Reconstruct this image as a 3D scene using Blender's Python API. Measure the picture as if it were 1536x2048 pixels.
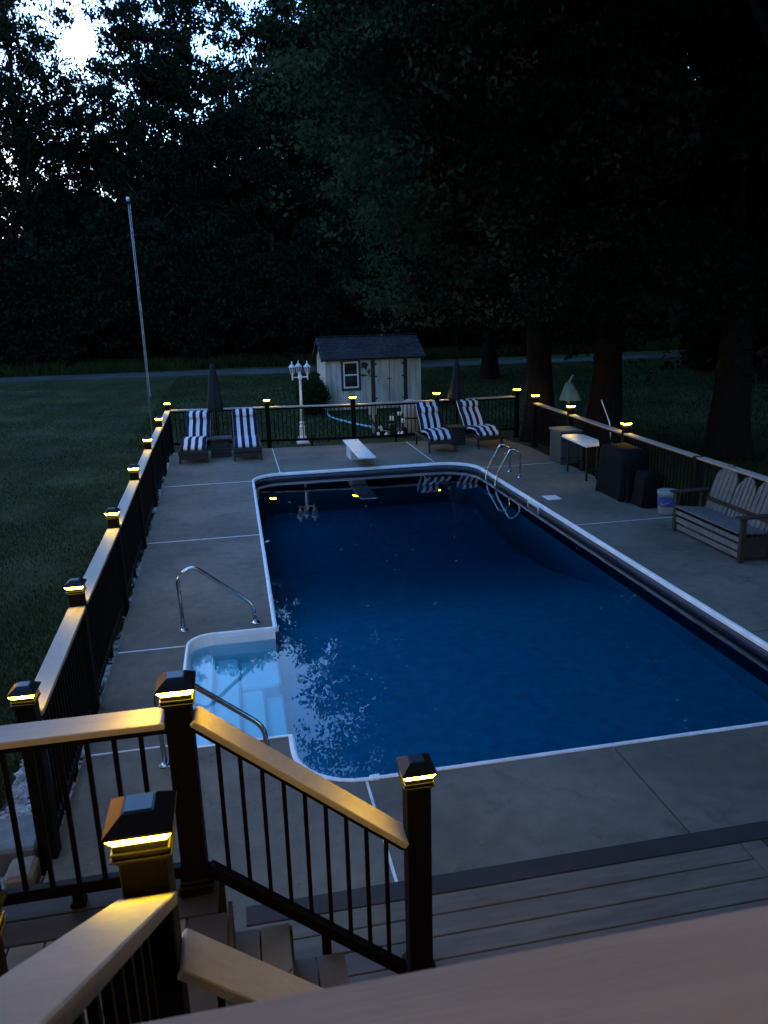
import bpy, math, random
import numpy as np
from mathutils import Matrix, Vector

for o in list(bpy.data.objects):
    bpy.data.objects.remove(o)
scene = bpy.context.scene
COL = scene.collection
PI = math.pi
random.seed(7)
rng = np.random.default_rng(11)

# ------------------------------------------------------------------ camera
cam_d = bpy.data.cameras.new("camera")
cam = bpy.data.objects.new("camera", cam_d)
COL.objects.link(cam)
cam.matrix_world = Matrix(((0.98079103, 0.07543501, -0.17988473, 0.0),
                           (-0.19318717, 0.24811898, -0.94927114, 0.0),
                           (-0.02697546, 0.96578804, 0.25792595, 3.4),
                           (0, 0, 0, 1)))
cam_d.sensor_fit = 'VERTICAL'
cam_d.sensor_height = 36.0
cam_d.lens = 36.0 * 1538.0 / 2048.0
cam_d.clip_start = 0.05
cam_d.clip_end = 600
cam_d.dof.use_dof = True
cam_d.dof.focus_distance = 9.0
cam_d.dof.aperture_fstop = 7.0
scene.camera = cam

# ------------------------------------------------------------------ sky
world = bpy.data.worlds.new("World")
scene.world = world
world.use_nodes = True
wn = world.node_tree
wn.nodes.clear()
SUN_EL, SUN_ROT = math.radians(1.0), math.radians(-28)
sky = wn.nodes.new("ShaderNodeTexSky")
sky.sky_type = 'NISHITA'
sky.sun_disc = False
sky.sun_elevation = SUN_EL
sky.sun_rotation = SUN_ROT
sky.air_density = 1.0
sky.dust_density = 0.4
sky.ozone_density = 3.0
tint = wn.nodes.new("ShaderNodeMix")
tint.data_type = 'RGBA'
tint.blend_type = 'MULTIPLY'
tint.inputs[0].default_value = 1.0
tint.inputs[7].default_value = (0.80, 0.90, 1.0, 1)
bg = wn.nodes.new("ShaderNodeBackground")
bg.inputs[1].default_value = 0.1
wo = wn.nodes.new("ShaderNodeOutputWorld")
wn.links.new(sky.outputs[0], tint.inputs[6])
wn.links.new(tint.outputs[2], bg.inputs[0])
wn.links.new(bg.outputs[0], wo.inputs[0])

# the last of the daylight: a very weak, very soft sun at the horizon
sun_d = bpy.data.lights.new("sun", 'SUN')
sun_d.energy = 0.001
sun_d.angle = math.radians(12)
sun_d.color = (1.0, 0.9, 0.8)
sun = bpy.data.objects.new("sun", sun_d)
COL.objects.link(sun)
sd = Vector((math.sin(SUN_ROT) * math.cos(SUN_EL), math.cos(SUN_ROT) * math.cos(SUN_EL), math.sin(SUN_EL)))
sun.rotation_euler = sd.to_track_quat('Z', 'Y').to_euler()

scene.render.engine = 'CYCLES'
scene.cycles.use_denoising = True
scene.cycles.max_bounces = 6
scene.cycles.diffuse_bounces = 3
scene.cycles.glossy_bounces = 4
scene.cycles.transparent_max_bounces = 8
scene.cycles.use_light_tree = True
scene.cycles.sample_clamp_indirect = 4.0
scene.view_settings.view_transform = 'Standard'
scene.view_settings.look = 'None'
scene.view_settings.gamma = 1.0
scene.view_settings.use_curve_mapping = False
scene.view_settings.exposure = 5.75

# ------------------------------------------------------------------ materials
def newmat(name):
    m = bpy.data.materials.new(name)
    m.use_nodes = True
    nt = m.node_tree
    return m, nt, nt.nodes["Principled BSDF"]

def pm(name, c1, c2=None, scale=6.0, rough=0.6, bump=0.0, bscale=None, spec=0.5, metal=0.0,
       stretch=(1, 1, 1), lo=0.35, hi=0.65, big=None, rvar=0.0):
    """procedural material: two-tone noise colour, optional large blotches, fine bump"""
    m, nt, b = newmat(name)
    N, L = nt.nodes, nt.links
    tc = N.new("ShaderNodeTexCoord")
    mp = N.new("ShaderNodeMapping")
    mp.inputs["Scale"].default_value = stretch
    L.new(tc.outputs["Object"], mp.inputs[0])
    c2 = c2 or tuple(x * 0.75 for x in c1)
    nz = N.new("ShaderNodeTexNoise")
    nz.inputs["Scale"].default_value = scale
    nz.inputs["Detail"].default_value = 5
    L.new(mp.outputs[0], nz.inputs["Vector"])
    cr = N.new("ShaderNodeValToRGB")
    cr.color_ramp.elements[0].position = lo
    cr.color_ramp.elements[1].position = hi
    cr.color_ramp.elements[0].color = (*c2, 1)
    cr.color_ramp.elements[1].color = (*c1, 1)
    L.new(nz.outputs[0], cr.inputs[0])
    out = cr.outputs[0]
    if big:
        n2 = N.new("ShaderNodeTexNoise")
        n2.inputs["Scale"].default_value = big[0]
        n2.inputs["Detail"].default_value = 3
        L.new(mp.outputs[0], n2.inputs["Vector"])
        mr = N.new("ShaderNodeMapRange")
        mr.inputs[1].default_value = 0.35
        mr.inputs[2].default_value = 0.65
        mr.inputs[3].default_value = big[1]
        mr.inputs[4].default_value = big[2]
        L.new(n2.outputs[0], mr.inputs[0])
        mx = N.new("ShaderNodeMix")
        mx.data_type = 'RGBA'
        mx.blend_type = 'MULTIPLY'
        mx.inputs[0].default_value = 1
        L.new(out, mx.inputs[6])
        L.new(mr.outputs[0], mx.inputs[7])
        out = mx.outputs[2]
    L.new(out, b.inputs["Base Color"])
    b.inputs["Roughness"].default_value = rough
    b.inputs["Specular IOR Level"].default_value = spec
    b.inputs["Metallic"].default_value = metal
    if rvar:
        r = N.new("ShaderNodeMapRange")
        r.inputs[3].default_value = rough - rvar
        r.inputs[4].default_value = rough + rvar
        L.new(nz.outputs[0], r.inputs[0])
        L.new(r.outputs[0], b.inputs["Roughness"])
    if bump:
        n3 = N.new("ShaderNodeTexNoise")
        n3.inputs["Scale"].default_value = bscale or scale * 6
        n3.inputs["Detail"].default_value = 6
        L.new(mp.outputs[0], n3.inputs["Vector"])
        bp = N.new("ShaderNodeBump")
        bp.inputs["Strength"].default_value = bump
        bp.inputs["Distance"].default_value = 0.02
        L.new(n3.outputs[0], bp.inputs["Height"])
        L.new(bp.outputs[0], b.inputs["Normal"])
    return m

M = {}
M['concrete'] = pm("concrete", (0.180, 0.150, 0.119), (0.136, 0.113, 0.091), 7.0, 0.85, 0.35, 70, 0.3, lo=0.3, hi=0.72, big=(0.7, 0.72, 1.1))
def weather_concrete(m):
    """hairline cracks, dark drip stains and broom marks on top of the mottled grey"""
    nt = m.node_tree; N, L = nt.nodes, nt.links; b = N["Principled BSDF"]
    src = b.inputs["Base Color"].links[0].from_socket
    tc = N.new("ShaderNodeTexCoord")
    nz = N.new("ShaderNodeTexNoise"); nz.inputs["Scale"].default_value = 1.3; nz.inputs["Detail"].default_value = 6
    L.new(tc.outputs["Object"], nz.inputs["Vector"])
    mv = N.new("ShaderNodeMix"); mv.data_type = 'RGBA'; mv.blend_type = 'ADD'; mv.inputs[0].default_value = 0.9
    L.new(tc.outputs["Object"], mv.inputs[6]); L.new(nz.outputs["Color"], mv.inputs[7])
    vo = N.new("ShaderNodeTexVoronoi"); vo.feature = 'DISTANCE_TO_EDGE'; vo.inputs["Scale"].default_value = 0.33
    L.new(mv.outputs[2], vo.inputs["Vector"])
    cr = N.new("ShaderNodeMapRange"); cr.inputs[1].default_value = 0.0; cr.inputs[2].default_value = 0.0035; cr.inputs[3].default_value = 0.78; cr.inputs[4].default_value = 1.0
    L.new(vo.outputs["Distance"], cr.inputs[0])
    n2 = N.new("ShaderNodeTexNoise"); n2.inputs["Scale"].default_value = 2.4; n2.inputs["Detail"].default_value = 8; n2.inputs["Roughness"].default_value = 0.7
    L.new(tc.outputs["Object"], n2.inputs["Vector"])
    st = N.new("ShaderNodeMapRange"); st.inputs[1].default_value = 0.56; st.inputs[2].default_value = 0.70; st.inputs[3].default_value = 1.0; st.inputs[4].default_value = 0.66
    L.new(n2.outputs[0], st.inputs[0])
    n3 = N.new("ShaderNodeTexNoise"); n3.inputs["Scale"].default_value = 34; n3.inputs["Detail"].default_value = 2
    L.new(tc.outputs["Object"], n3.inputs["Vector"])
    sp = N.new("ShaderNodeMapRange"); sp.inputs[1].default_value = 0.70; sp.inputs[2].default_value = 0.76; sp.inputs[3].default_value = 1.0; sp.inputs[4].default_value = 0.6
    L.new(n3.outputs[0], sp.inputs[0])
    m1 = N.new("ShaderNodeMath"); m1.operation = 'MULTIPLY'; L.new(cr.outputs[0], m1.inputs[0]); L.new(st.outputs[0], m1.inputs[1])
    m2 = N.new("ShaderNodeMath"); m2.operation = 'MULTIPLY'; L.new(m1.outputs[0], m2.inputs[0]); L.new(sp.outputs[0], m2.inputs[1])
    mx = N.new("ShaderNodeMix"); mx.data_type = 'RGBA'; mx.blend_type = 'MULTIPLY'; mx.inputs[0].default_value = 1
    L.new(src, mx.inputs[6]); L.new(m2.outputs[0], mx.inputs[7]); L.new(mx.outputs[2], b.inputs["Base Color"])
weather_concrete(M['concrete'])
M['joint_white'] = pm("joint_white", (0.75, 0.75, 0.76), (0.55, 0.55, 0.56), 8, 0.5)
M['coping'] = pm("coping_white", (0.86, 0.86, 0.87), (0.72, 0.72, 0.74), 5, 0.35, 0.03)
M['fibreglass'] = pm("step_white", (0.88, 0.88, 0.88), (0.82, 0.82, 0.83), 2, 0.35)
M['dark_metal'] = pm("dark_bronze", (0.0060, 0.0044, 0.0040), (0.0040, 0.0030, 0.0028), 20, 0.6, 0.05, spec=0.08)
M['cap_metal'] = pm("cap_bronze", (0.0055, 0.0046, 0.0044), (0.0038, 0.0032, 0.003), 30, 0.42, 0.03, spec=0.22)
M['tan_board'] = pm("tan_composite", (0.43, 0.34, 0.275), (0.37, 0.29, 0.235), 5, 0.62, 0.12, 90, 0.3, stretch=(1, 1, 1), big=(1.2, 0.85, 1.08))
M['tan_board_x'] = pm("tan_composite_x", (0.43, 0.345, 0.285), (0.37, 0.295, 0.243), 5, 0.62, 0.14, 22, 0.3, stretch=(0.5, 9, 9), lo=0.25, hi=0.75, big=(0.35, 0.88, 1.06))
M['tan_board_y'] = pm("tan_composite_y", (0.43, 0.345, 0.285), (0.37, 0.295, 0.243), 5, 0.62, 0.14, 22, 0.3, stretch=(9, 0.5, 9), lo=0.25, hi=0.75, big=(0.35, 0.88, 1.06))
M['deck_tan'] = pm("deck_composite", (0.132, 0.108, 0.091), (0.106, 0.087, 0.074), 4, 0.75, 0.18, 80, 0.3, stretch=(1, 6, 1), big=(1.0, 0.8, 1.1))
M['tread'] = pm("tread_grey", (0.105, 0.098, 0.095), (0.078, 0.073, 0.072), 4, 0.75, 0.18, 80, 0.3, big=(1.4, 0.85, 1.1))
M['deck_dark'] = pm("deck_border_dark", (0.036, 0.028, 0.028), (0.027, 0.021, 0.022), 4, 0.75, 0.18, 80, 0.3, big=(1.5, 0.85, 1.1))
M['stainless'] = pm("stainless", (0.62, 0.62, 0.62), (0.5, 0.5, 0.5), 12, 0.16, metal=1.0)
M['white_plastic'] = pm("white_plastic", (0.74, 0.75, 0.76), (0.62, 0.63, 0.64), 5, 0.4, 0.02)
M['white_paint'] = pm("white_paint", (0.74, 0.74, 0.73), (0.60, 0.60, 0.59), 9, 0.45, 0.06)
M['lamp_glass'] = pm("lantern_glass", (0.30, 0.34, 0.36), (0.20, 0.23, 0.25), 14, 0.15, spec=0.8)
M['wicker'] = pm("dark_wicker", (0.011, 0.009, 0.008), (0.006, 0.005, 0.0045), 60, 0.55, 0.5, 140)
M['umbrella'] = pm("umbrella_cloth", (0.009, 0.009, 0.014), (0.006, 0.006, 0.009), 6, 0.9, 0.2, 40)
M['shed_wall'] = pm("shed_siding", (0.60, 0.565, 0.51), (0.42, 0.39, 0.35), 2.2, 0.8, 0.15, 40, 0.2, stretch=(2.5, 2.5, 0.5), big=(1.6, 0.7, 1.08))
M['shed_trim'] = pm("shed_trim", (0.030, 0.024, 0.024), (0.018, 0.015, 0.015), 6, 0.7)
M['shingle'] = pm("roof_shingle", (0.040, 0.035, 0.036), (0.019, 0.017, 0.018), 9, 0.95, 0.4, 60, 0.1, big=(1.1, 0.7, 1.3))
M['window_glass'] = pm("window_glass", (0.012, 0.013, 0.016), (0.008, 0.009, 0.011), 4, 0.06, spec=0.7)
M['bark'] = pm("bark", (0.013, 0.009, 0.008), (0.007, 0.005, 0.0045), 5, 0.95, 0.9, 14, 0.1, stretch=(3, 3, 0.5))
M['bark_dark'] = pm("bark_forest", (0.06, 0.048, 0.04), (0.03, 0.025, 0.02), 3, 0.95, 0.6, 9, 0.1, stretch=(3, 3, 0.5))
M['lawn'] = pm("lawn_soil", (0.036, 0.040, 0.013), (0.024, 0.027, 0.009), 1.1, 0.95, 0.7, 30, 0.1, big=(0.22, 0.65, 1.35))
M['gravel_road'] = pm("gravel_road", (0.075, 0.073, 0.070), (0.048, 0.046, 0.045), 2.5, 0.95, 0.5, 12, 0.1, big=(0.3, 0.7, 1.1))
M['soil'] = pm("soil", (0.060, 0.048, 0.038), (0.030, 0.025, 0.02), 6, 0.95, 0.8, 25, 0.1)
M['stone_tan'] = pm("stone_tan", (0.22, 0.15, 0.105), (0.15, 0.105, 0.075), 9, 0.85, 0.4, 30)
M['stone_grey'] = pm("stone_grey", (0.15, 0.145, 0.14), (0.10, 0.098, 0.095), 9, 0.85, 0.4, 30)
M['bench_wood'] = pm("weathered_wood", (0.175, 0.16, 0.155), (0.11, 0.10, 0.097), 5, 0.85, 0.3, 30, 0.2, stretch=(6, 6, 0.7))
M['bench_dark'] = pm("weathered_wood_brown", (0.055, 0.038, 0.028), (0.032, 0.024, 0.019), 5, 0.85, 0.3, 30, 0.2)
M['black_cover'] = pm("black_cover", (0.007, 0.007, 0.008), (0.005, 0.005, 0.006), 5, 0.85, 0.4, 10, spec=0.1)
M['grey_plastic'] = pm("grey_plastic", (0.055, 0.055, 0.055), (0.035, 0.035, 0.035), 5, 0.6, 0.05)
M['teal'] = pm("teal_cloth", (0.10, 0.17, 0.165), (0.06, 0.11, 0.105), 4, 0.9, 0.3, 20)
M['pail'] = pm("pail_plastic", (0.30, 0.31, 0.33), (0.24, 0.25, 0.27), 5, 0.5)
M['blue_print'] = pm("blue_print", (0.03, 0.07, 0.26), (0.02, 0.05, 0.19), 8, 0.4)
M['hose'] = pm("hose_blue", (0.26, 0.40, 0.52), (0.18, 0.30, 0.42), 8, 0.4)
M['pump_black'] = pm("black_plastic", (0.015, 0.015, 0.015), (0.01, 0.01, 0.01), 8, 0.45)
M['tank_grey'] = pm("filter_tank", (0.30, 0.28, 0.26), (0.22, 0.21, 0.20), 5, 0.6, 0.05)
M['solar'] = pm("solar_cell", (0.012, 0.016, 0.034), (0.008, 0.011, 0.024), 30, 0.35, spec=0.35)
M['flag_pole'] = pm("pole_aluminium", (0.26, 0.26, 0.27), (0.20, 0.20, 0.21), 12, 0.5, metal=0.3)
M['screw'] = pm("screw_head", (0.55, 0.53, 0.5), (0.45, 0.43, 0.4), 10, 0.4)
M['pebble'] = pm("pebble", (0.44, 0.42, 0.40), (0.18, 0.17, 0.16), 9, 0.85, 0.2, 30)

def leafmat(name, c1, c2, scale, trans=0.25):
    m = bpy.data.materials.new(name)
    m.use_nodes = True
    nt = m.node_tree
    N, L = nt.nodes, nt.links
    N.clear()
    out = N.new("ShaderNodeOutputMaterial")
    tc = N.new("ShaderNodeTexCoord")
    nz = N.new("ShaderNodeTexNoise")
    nz.inputs["Scale"].default_value = scale
    nz.inputs["Detail"].default_value = 4
    L.new(tc.outputs["Object"], nz.inputs["Vector"])
    cr = N.new("ShaderNodeValToRGB")
    cr.color_ramp.elements[0].position = 0.35
    cr.color_ramp.elements[1].position = 0.68
    cr.color_ramp.elements[0].color = (*c2, 1)
    cr.color_ramp.elements[1].color = (*c1, 1)
    L.new(nz.outputs[0], cr.inputs[0])
    d = N.new("ShaderNodeBsdfDiffuse")
    t = N.new("ShaderNodeBsdfTranslucent")
    mx = N.new("ShaderNodeMixShader")
    mx.inputs[0].default_value = trans
    L.new(cr.outputs[0], d.inputs[0])
    L.new(cr.outputs[0], t.inputs[0])
    L.new(d.outputs[0], mx.inputs[1])
    L.new(t.outputs[0], mx.inputs[2])
    L.new(mx.outputs[0], out.inputs[0])
    return m
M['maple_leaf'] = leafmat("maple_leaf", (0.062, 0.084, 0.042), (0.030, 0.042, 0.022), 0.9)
M['shade_leaf'] = leafmat("maple_leaf_shaded", (0.013, 0.016, 0.009), (0.008, 0.010, 0.006), 0.9)  # darker copy of maple_leaf, with the right-hand shade put into its colour
M['forest_leaf'] = leafmat("forest_leaf", (0.016, 0.018, 0.011), (0.010, 0.012, 0.007), 0.5)
M['shrub_leaf'] = leafmat("shrub_leaf", (0.035, 0.050, 0.022), (0.020, 0.030, 0.014), 1.5)
M['grass'] = leafmat("grass_blade", (0.045, 0.051, 0.015), (0.024, 0.029, 0.010), 0.6, 0.2)

# glowing lens of the solar post caps
def emis(name, col, strength):
    m, nt, b = newmat(name)
    b.inputs["Base Color"].default_value = (0.8, 0.75, 0.6, 1)
    b.inputs["Emission Color"].default_value = (*col, 1)
    b.inputs["Emission Strength"].default_value = strength
    return m
def lamp_lens_mat():
    m = emis("lamp_lens", (1.0, 0.66, 0.026), 3.6)
    N, L = m.node_tree.nodes, m.node_tree.links; b = N["Principled BSDF"]
    oi = N.new("ShaderNodeObjectInfo"); mr = N.new("ShaderNodeMapRange")
    mr.inputs[3].default_value = 1.4; mr.inputs[4].default_value = 3.2
    L.new(oi.outputs["Random"], mr.inputs[0]); L.new(mr.outputs[0], b.inputs["Emission Strength"])
    return m
M['lens'] = lamp_lens_mat()
M['lens_plain'] = emis("lamp_lens", (1.0, 0.66, 0.026), 3.6)

# navy and white awning stripes of the lounger cushions (flat print)
def stripes(name, period, phase):
    m, nt, b = newmat(name)
    N, L = nt.nodes, nt.links
    tc = N.new("ShaderNodeTexCoord")
    sp = N.new("ShaderNodeSeparateXYZ")
    L.new(tc.outputs["Object"], sp.inputs[0])
    a = N.new("ShaderNodeMath"); a.operation = 'MULTIPLY_ADD'
    a.inputs[1].default_value = 1.0 / period
    a.inputs[2].default_value = phase + 20
    L.new(sp.outputs[0], a.inputs[0])
    f = N.new("ShaderNodeMath"); f.operation = 'FRACT'
    L.new(a.outputs[0], f.inputs[0])
    cr = N.new("ShaderNodeValToRGB")
    cr.color_ramp.interpolation = 'CONSTANT'
    cr.color_ramp.elements[0].color = (0.62, 0.60, 0.60, 1)
    cr.color_ramp.elements[1].color = (0.012, 0.013, 0.050, 1)
    cr.color_ramp.elements[1].position = 0.5
    L.new(f.outputs[0], cr.inputs[0])
    L.new(cr.outputs[0], b.inputs["Base Color"])
    b.inputs["Roughness"].default_value = 0.9
    b.inputs["Specular IOR Level"].default_value = 0.15
    nz = N.new("ShaderNodeTexNoise"); nz.inputs["Scale"].default_value = 14
    L.new(tc.outputs["Object"], nz.inputs["Vector"])
    bp = N.new("ShaderNodeBump"); bp.inputs["Strength"].default_value = 0.5; bp.inputs["Distance"].default_value = 0.03
    L.new(nz.outputs[0], bp.inputs["Height"]); L.new(bp.outputs[0], b.inputs["Normal"])
    return m
M['stripe'] = stripes("striped_canvas", 0.166, 0.25)

# pool liner: mottled blue print under water, dark border print with thin pale lines above it, painted reflection band just below
def linermat(name, ca, cb):
    m, nt, b = newmat(name)
    N, L = nt.nodes, nt.links
    tc = N.new("ShaderNodeTexCoord")
    sp = N.new("ShaderNodeSeparateXYZ")
    L.new(tc.outputs["Object"], sp.inputs[0])
    nz = N.new("ShaderNodeTexNoise"); nz.inputs["Scale"].default_value = 7; nz.inputs["Detail"].default_value = 6; nz.inputs["Roughness"].default_value = 0.62
    L.new(tc.outputs["Object"], nz.inputs["Vector"])
    cr = N.new("ShaderNodeValToRGB")
    cr.color_ramp.elements[0].position = 0.36; cr.color_ramp.elements[1].position = 0.68
    cr.color_ramp.elements[0].color = ca
    cr.color_ramp.elements[1].color = cb
    L.new(nz.outputs[0], cr.inputs[0])
    # border print by height; its underwater dark band paints the wall's reflection
    mr = N.new("ShaderNodeMapRange"); mr.inputs[1].default_value = -0.30; mr.inputs[2].default_value = 0.0
    L.new(sp.outputs[2], mr.inputs[0])
    br = N.new("ShaderNodeValToRGB"); br.color_ramp.interpolation = 'CONSTANT'
    el = br.color_ramp.elements
    el[0].position = 0.0; el[0].color = (0.035, 0.05, 0.12, 1)
    el[1].position = 0.12; el[1].color = (0.16, 0.17, 0.22, 1)
    for p, c in ((0.15, (0.025, 0.03, 0.07)), (0.60, (0.10, 0.11, 0.15)), (0.63, (0.025, 0.03, 0.07)),
                 (0.68, (0.18, 0.18, 0.21)), (0.71, (0.025, 0.03, 0.07))):
        e = el.new(p); e.color = (*c, 1)
    L.new(mr.outputs[0], br.inputs[0])
    gt = N.new("ShaderNodeMath"); gt.operation = 'GREATER_THAN'; gt.inputs[1].default_value = -0.42
    L.new(sp.outputs[2], gt.inputs[0])
    mx = N.new("ShaderNodeMix"); mx.data_type = 'RGBA'
    L.new(gt.outputs[0], mx.inputs[0]); L.new(cr.outputs[0], mx.inputs[6]); L.new(br.outputs[0], mx.inputs[7])
    L.new(mx.outputs[2], b.inputs["Base Color"])
    b.inputs["Roughness"].default_value = 0.5
    return m
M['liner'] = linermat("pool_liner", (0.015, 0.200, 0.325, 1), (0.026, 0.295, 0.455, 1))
M['liner_wall'] = linermat("pool_liner_wall_shade_offset", (0.030, 0.46, 0.66, 1), (0.040, 0.56, 0.80, 1))  # wall colour lifted above the floor's to cancel the wall's own shading

def watermat():
    m = bpy.data.materials.new("pool_water")
    m.use_nodes = True
    nt = m.node_tree
    N, L = nt.nodes, nt.links
    N.clear()
    out = N.new("ShaderNodeOutputMaterial")
    tc = N.new("ShaderNodeTexCoord")
    nz = N.new("ShaderNodeTexNoise"); nz.inputs["Scale"].default_value = 1.6; nz.inputs["Detail"].default_value = 2
    L.new(tc.outputs["Object"], nz.inputs["Vector"])
    bp = N.new("ShaderNodeBump"); bp.inputs["Strength"].default_value = 0.02; bp.inputs["Distance"].default_value = 0.02
    L.new(nz.outputs[0], bp.inputs["Height"])
    tr = N.new("ShaderNodeBsdfTransparent"); tr.inputs[0].default_value = (1, 1, 1, 1)
    gl = N.new("ShaderNodeBsdfGlossy"); gl.inputs["Roughness"].default_value = 0.0
    L.new(bp.outputs[0], gl.inputs["Normal"])
    fr = N.new("ShaderNodeFresnel"); fr.inputs[0].default_value = 1.40
    L.new(bp.outputs[0], fr.inputs["Normal"])
    mx = N.new("ShaderNodeMixShader")
    L.new(fr.outputs[0], mx.inputs[0]); L.new(tr.outputs[0], mx.inputs[1]); L.new(gl.outputs[0], mx.inputs[2])
    L.new(mx.outputs[0], out.inputs[0])
    va = N.new("ShaderNodeVolumeAbsorption"); va.inputs[0].default_value = (0.0, 0.79, 0.82, 1); va.inputs[1].default_value = 1.6
    L.new(va.outputs[0], out.inputs["Volume"])
    # the sides and floor of the water body, against the liner
    m2 = bpy.data.materials.new("pool_water_body"); m2.use_nodes = True
    N2, L2 = m2.node_tree.nodes, m2.node_tree.links; N2.clear()
    o2 = N2.new("ShaderNodeOutputMaterial"); t2 = N2.new("ShaderNodeBsdfTransparent")
    v2 = N2.new("ShaderNodeVolumeAbsorption"); v2.inputs[0].default_value = (0.0, 0.79, 0.82, 1); v2.inputs[1].default_value = 1.6
    L2.new(t2.outputs[0], o2.inputs[0]); L2.new(v2.outputs[0], o2.inputs["Volume"])
    return m, m2
M['water'], M['water_body'] = watermat()

# ------------------------------------------------------------------ mesh helpers
class MB:
    def __init__(s):
        s.v = []; s.f = []
    def add(s, vs, fs):
        o = len(s.v)
        s.v += [tuple(p) for p in vs]
        s.f += [tuple(i + o for i in f) for f in fs]
        return s
    def xf(s, mat, vs):
        return [tuple(mat @ Vector(p)) for p in vs]
    def box(s, x0, x1, y0, y1, z0, z1, c=0.0, mat=None):
        """axis box, chamfered by c on all edges"""
        if x0 > x1: x0, x1 = x1, x0
        if y0 > y1: y0, y1 = y1, y0
        if z0 > z1: z0, z1 = z1, z0
        if c <= 0:
            vs = [(x, y, z) for z in (z0, z1) for y in (y0, y1) for x in (x0, x1)]
            fs = [(0, 2, 3, 1), (4, 5, 7, 6), (0, 1, 5, 4), (2, 6, 7, 3), (0, 4, 6, 2), (1, 3, 7, 5)]
        else:
            c = min(c, (x1 - x0) * .45, (y1 - y0) * .45, (z1 - z0) * .45)
            vs = []; idx = {}
            B = ((x0, x1), (y0, y1), (z0, z1))
            for k in range(8):
                sgn = [(k >> a) & 1 for a in range(3)]
                for ax in range(3):
                    p = [0, 0, 0]
                    for a in range(3):
                        e = B[a][sgn[a]]
                        p[a] = e if a == ax else e + (c if sgn[a] == 0 else -c)
                    idx[(k, ax)] = len(vs); vs.append(tuple(p))
            fs = []
            for ax in range(3):
                o1, o2 = [a for a in range(3) if a != ax]
                for sg in (0, 1):
                    ks = []
                    for (u, w) in ((0, 0), (1, 0), (1, 1), (0, 1)):
                        ks.append((sg << ax) | (u << o1) | (w << o2))
                    fs.append(tuple(idx[(k, ax)] for k in ks))
            for ax in range(3):
                o1, o2 = [a for a in range(3) if a != ax]
                for u in (0, 1):
                    for w in (0, 1):
                        k0 = (u << o1) | (w << o2); k1 = k0 | (1 << ax)
                        fs.append((idx[(k0, o1)], idx[(k1, o1)], idx[(k1, o2)], idx[(k0, o2)]))
            for k in range(8):
                fs.append((idx[(k, 0)], idx[(k, 1)], idx[(k, 2)]))
        if mat is not None:
            vs = s.xf(mat, vs)
        return s.add(vs, fs)
    def bar(s, p, q, w, h, c=0.0, up=(0, 0, 1)):
        """rectangular bar from p to q, width w across, height h along 'up'"""
        p, q = Vector(p), Vector(q)
        d = q - p; ln = d.length; d.normalize()
        u = Vector(up)
        sx = d.cross(u)
        if sx.length < 1e-5: sx = d.cross(Vector((0, 1, 0)))
        sx.normalize(); uz = sx.cross(d)
        m = Matrix(((d.x, sx.x, uz.x, p.x), (d.y, sx.y, uz.y, p.y), (d.z, sx.z, uz.z, p.z), (0, 0, 0, 1)))
        return s.box(0, ln, -w / 2, w / 2, -h / 2, h / 2, c, m)
    def tube(s, pts, r, n=10, closed_ends=True):
        pts = [Vector(p) for p in pts]
        rs = r if isinstance(r, (list, tuple)) else [r] * len(pts)
        vs = []; fs = []
        prev = None
        for i, p in enumerate(pts):
            t = (pts[min(i + 1, len(pts) - 1)] - pts[max(i - 1, 0)]).normalized()
            if prev is None:
                a = Vector((0, 0, 1)) if abs(t.z) < 0.9 else Vector((1, 0, 0))
                u = t.cross(a).normalized()
            else:
                u = (prev - t * prev.dot(t)).normalized()
            prev = u
            w = t.cross(u)
            for k in range(n):
                an = 2 * PI * k / n
                vs.append(p + (u * math.cos(an) + w * math.sin(an)) * rs[i])
        for i in range(len(pts) - 1):
            for k in range(n):
                fs.append((i * n + k, i * n + (k + 1) % n, (i + 1) * n + (k + 1) % n, (i + 1) * n + k))
        if closed_ends:
            fs.append(tuple(range(n - 1, -1, -1)))
            fs.append(tuple((len(pts) - 1) * n + k for k in range(n)))
        return s.add(vs, fs)
    def lathe(s, prof, n=16, c=(0, 0, 0), sq=False):
        vs = []; fs = []
        for r, z in prof:
            for k in range(n):
                an = 2 * PI * (k + 0.5) / n
                rr = r / math.cos(PI / n) if sq else r
                vs.append((c[0] + rr * math.cos(an), c[1] + rr * math.sin(an), c[2] + z))
        for i in range(len(prof) - 1):
            for k in range(n):
                fs.append((i * n + k, i * n + (k + 1) % n, (i + 1) * n + (k + 1) % n, (i + 1) * n + k))
        fs.append(tuple(range(n - 1, -1, -1)))
        fs.append(tuple((len(prof) - 1) * n + k for k in range(n)))
        return s.add(vs, fs)
    def prism(s, poly, z0, z1, bev=0.0):
        """poly counter-clockwise in xy"""
        n = len(poly)
        if bev > 0:
            P = [Vector((p[0], p[1])) for p in poly]
            ins = []
            for i in range(n):
                a = (P[i] - P[i - 1]).normalized(); b = (P[(i + 1) % n] - P[i]).normalized()
                na = Vector((-a.y, a.x)); nb = Vector((-b.y, b.x))
                k = (na + nb); k = k / max(0.3, 1 + na.dot(nb))
                ins.append(P[i] + k * bev)
            rings = [[(p.x, p.y, z0) for p in P], [(p.x, p.y, z1 - bev) for p in P], [(p.x, p.y, z1) for p in ins]]
        else:
            rings = [[(p[0], p[1], z0) for p in poly], [(p[0], p[1], z1) for p in poly]]
        vs = [p for r in rings for p in r]
        fs = [tuple(range(n - 1, -1, -1)), tuple((len(rings) - 1) * n + k for k in range(n))]
        for j in range(len(rings) - 1):
            for k in range(n):
                fs.append((j * n + k, j * n + (k + 1) % n, (j + 1) * n + (k + 1) % n, (j + 1) * n + k))
        return s.add(vs, fs)
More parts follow.
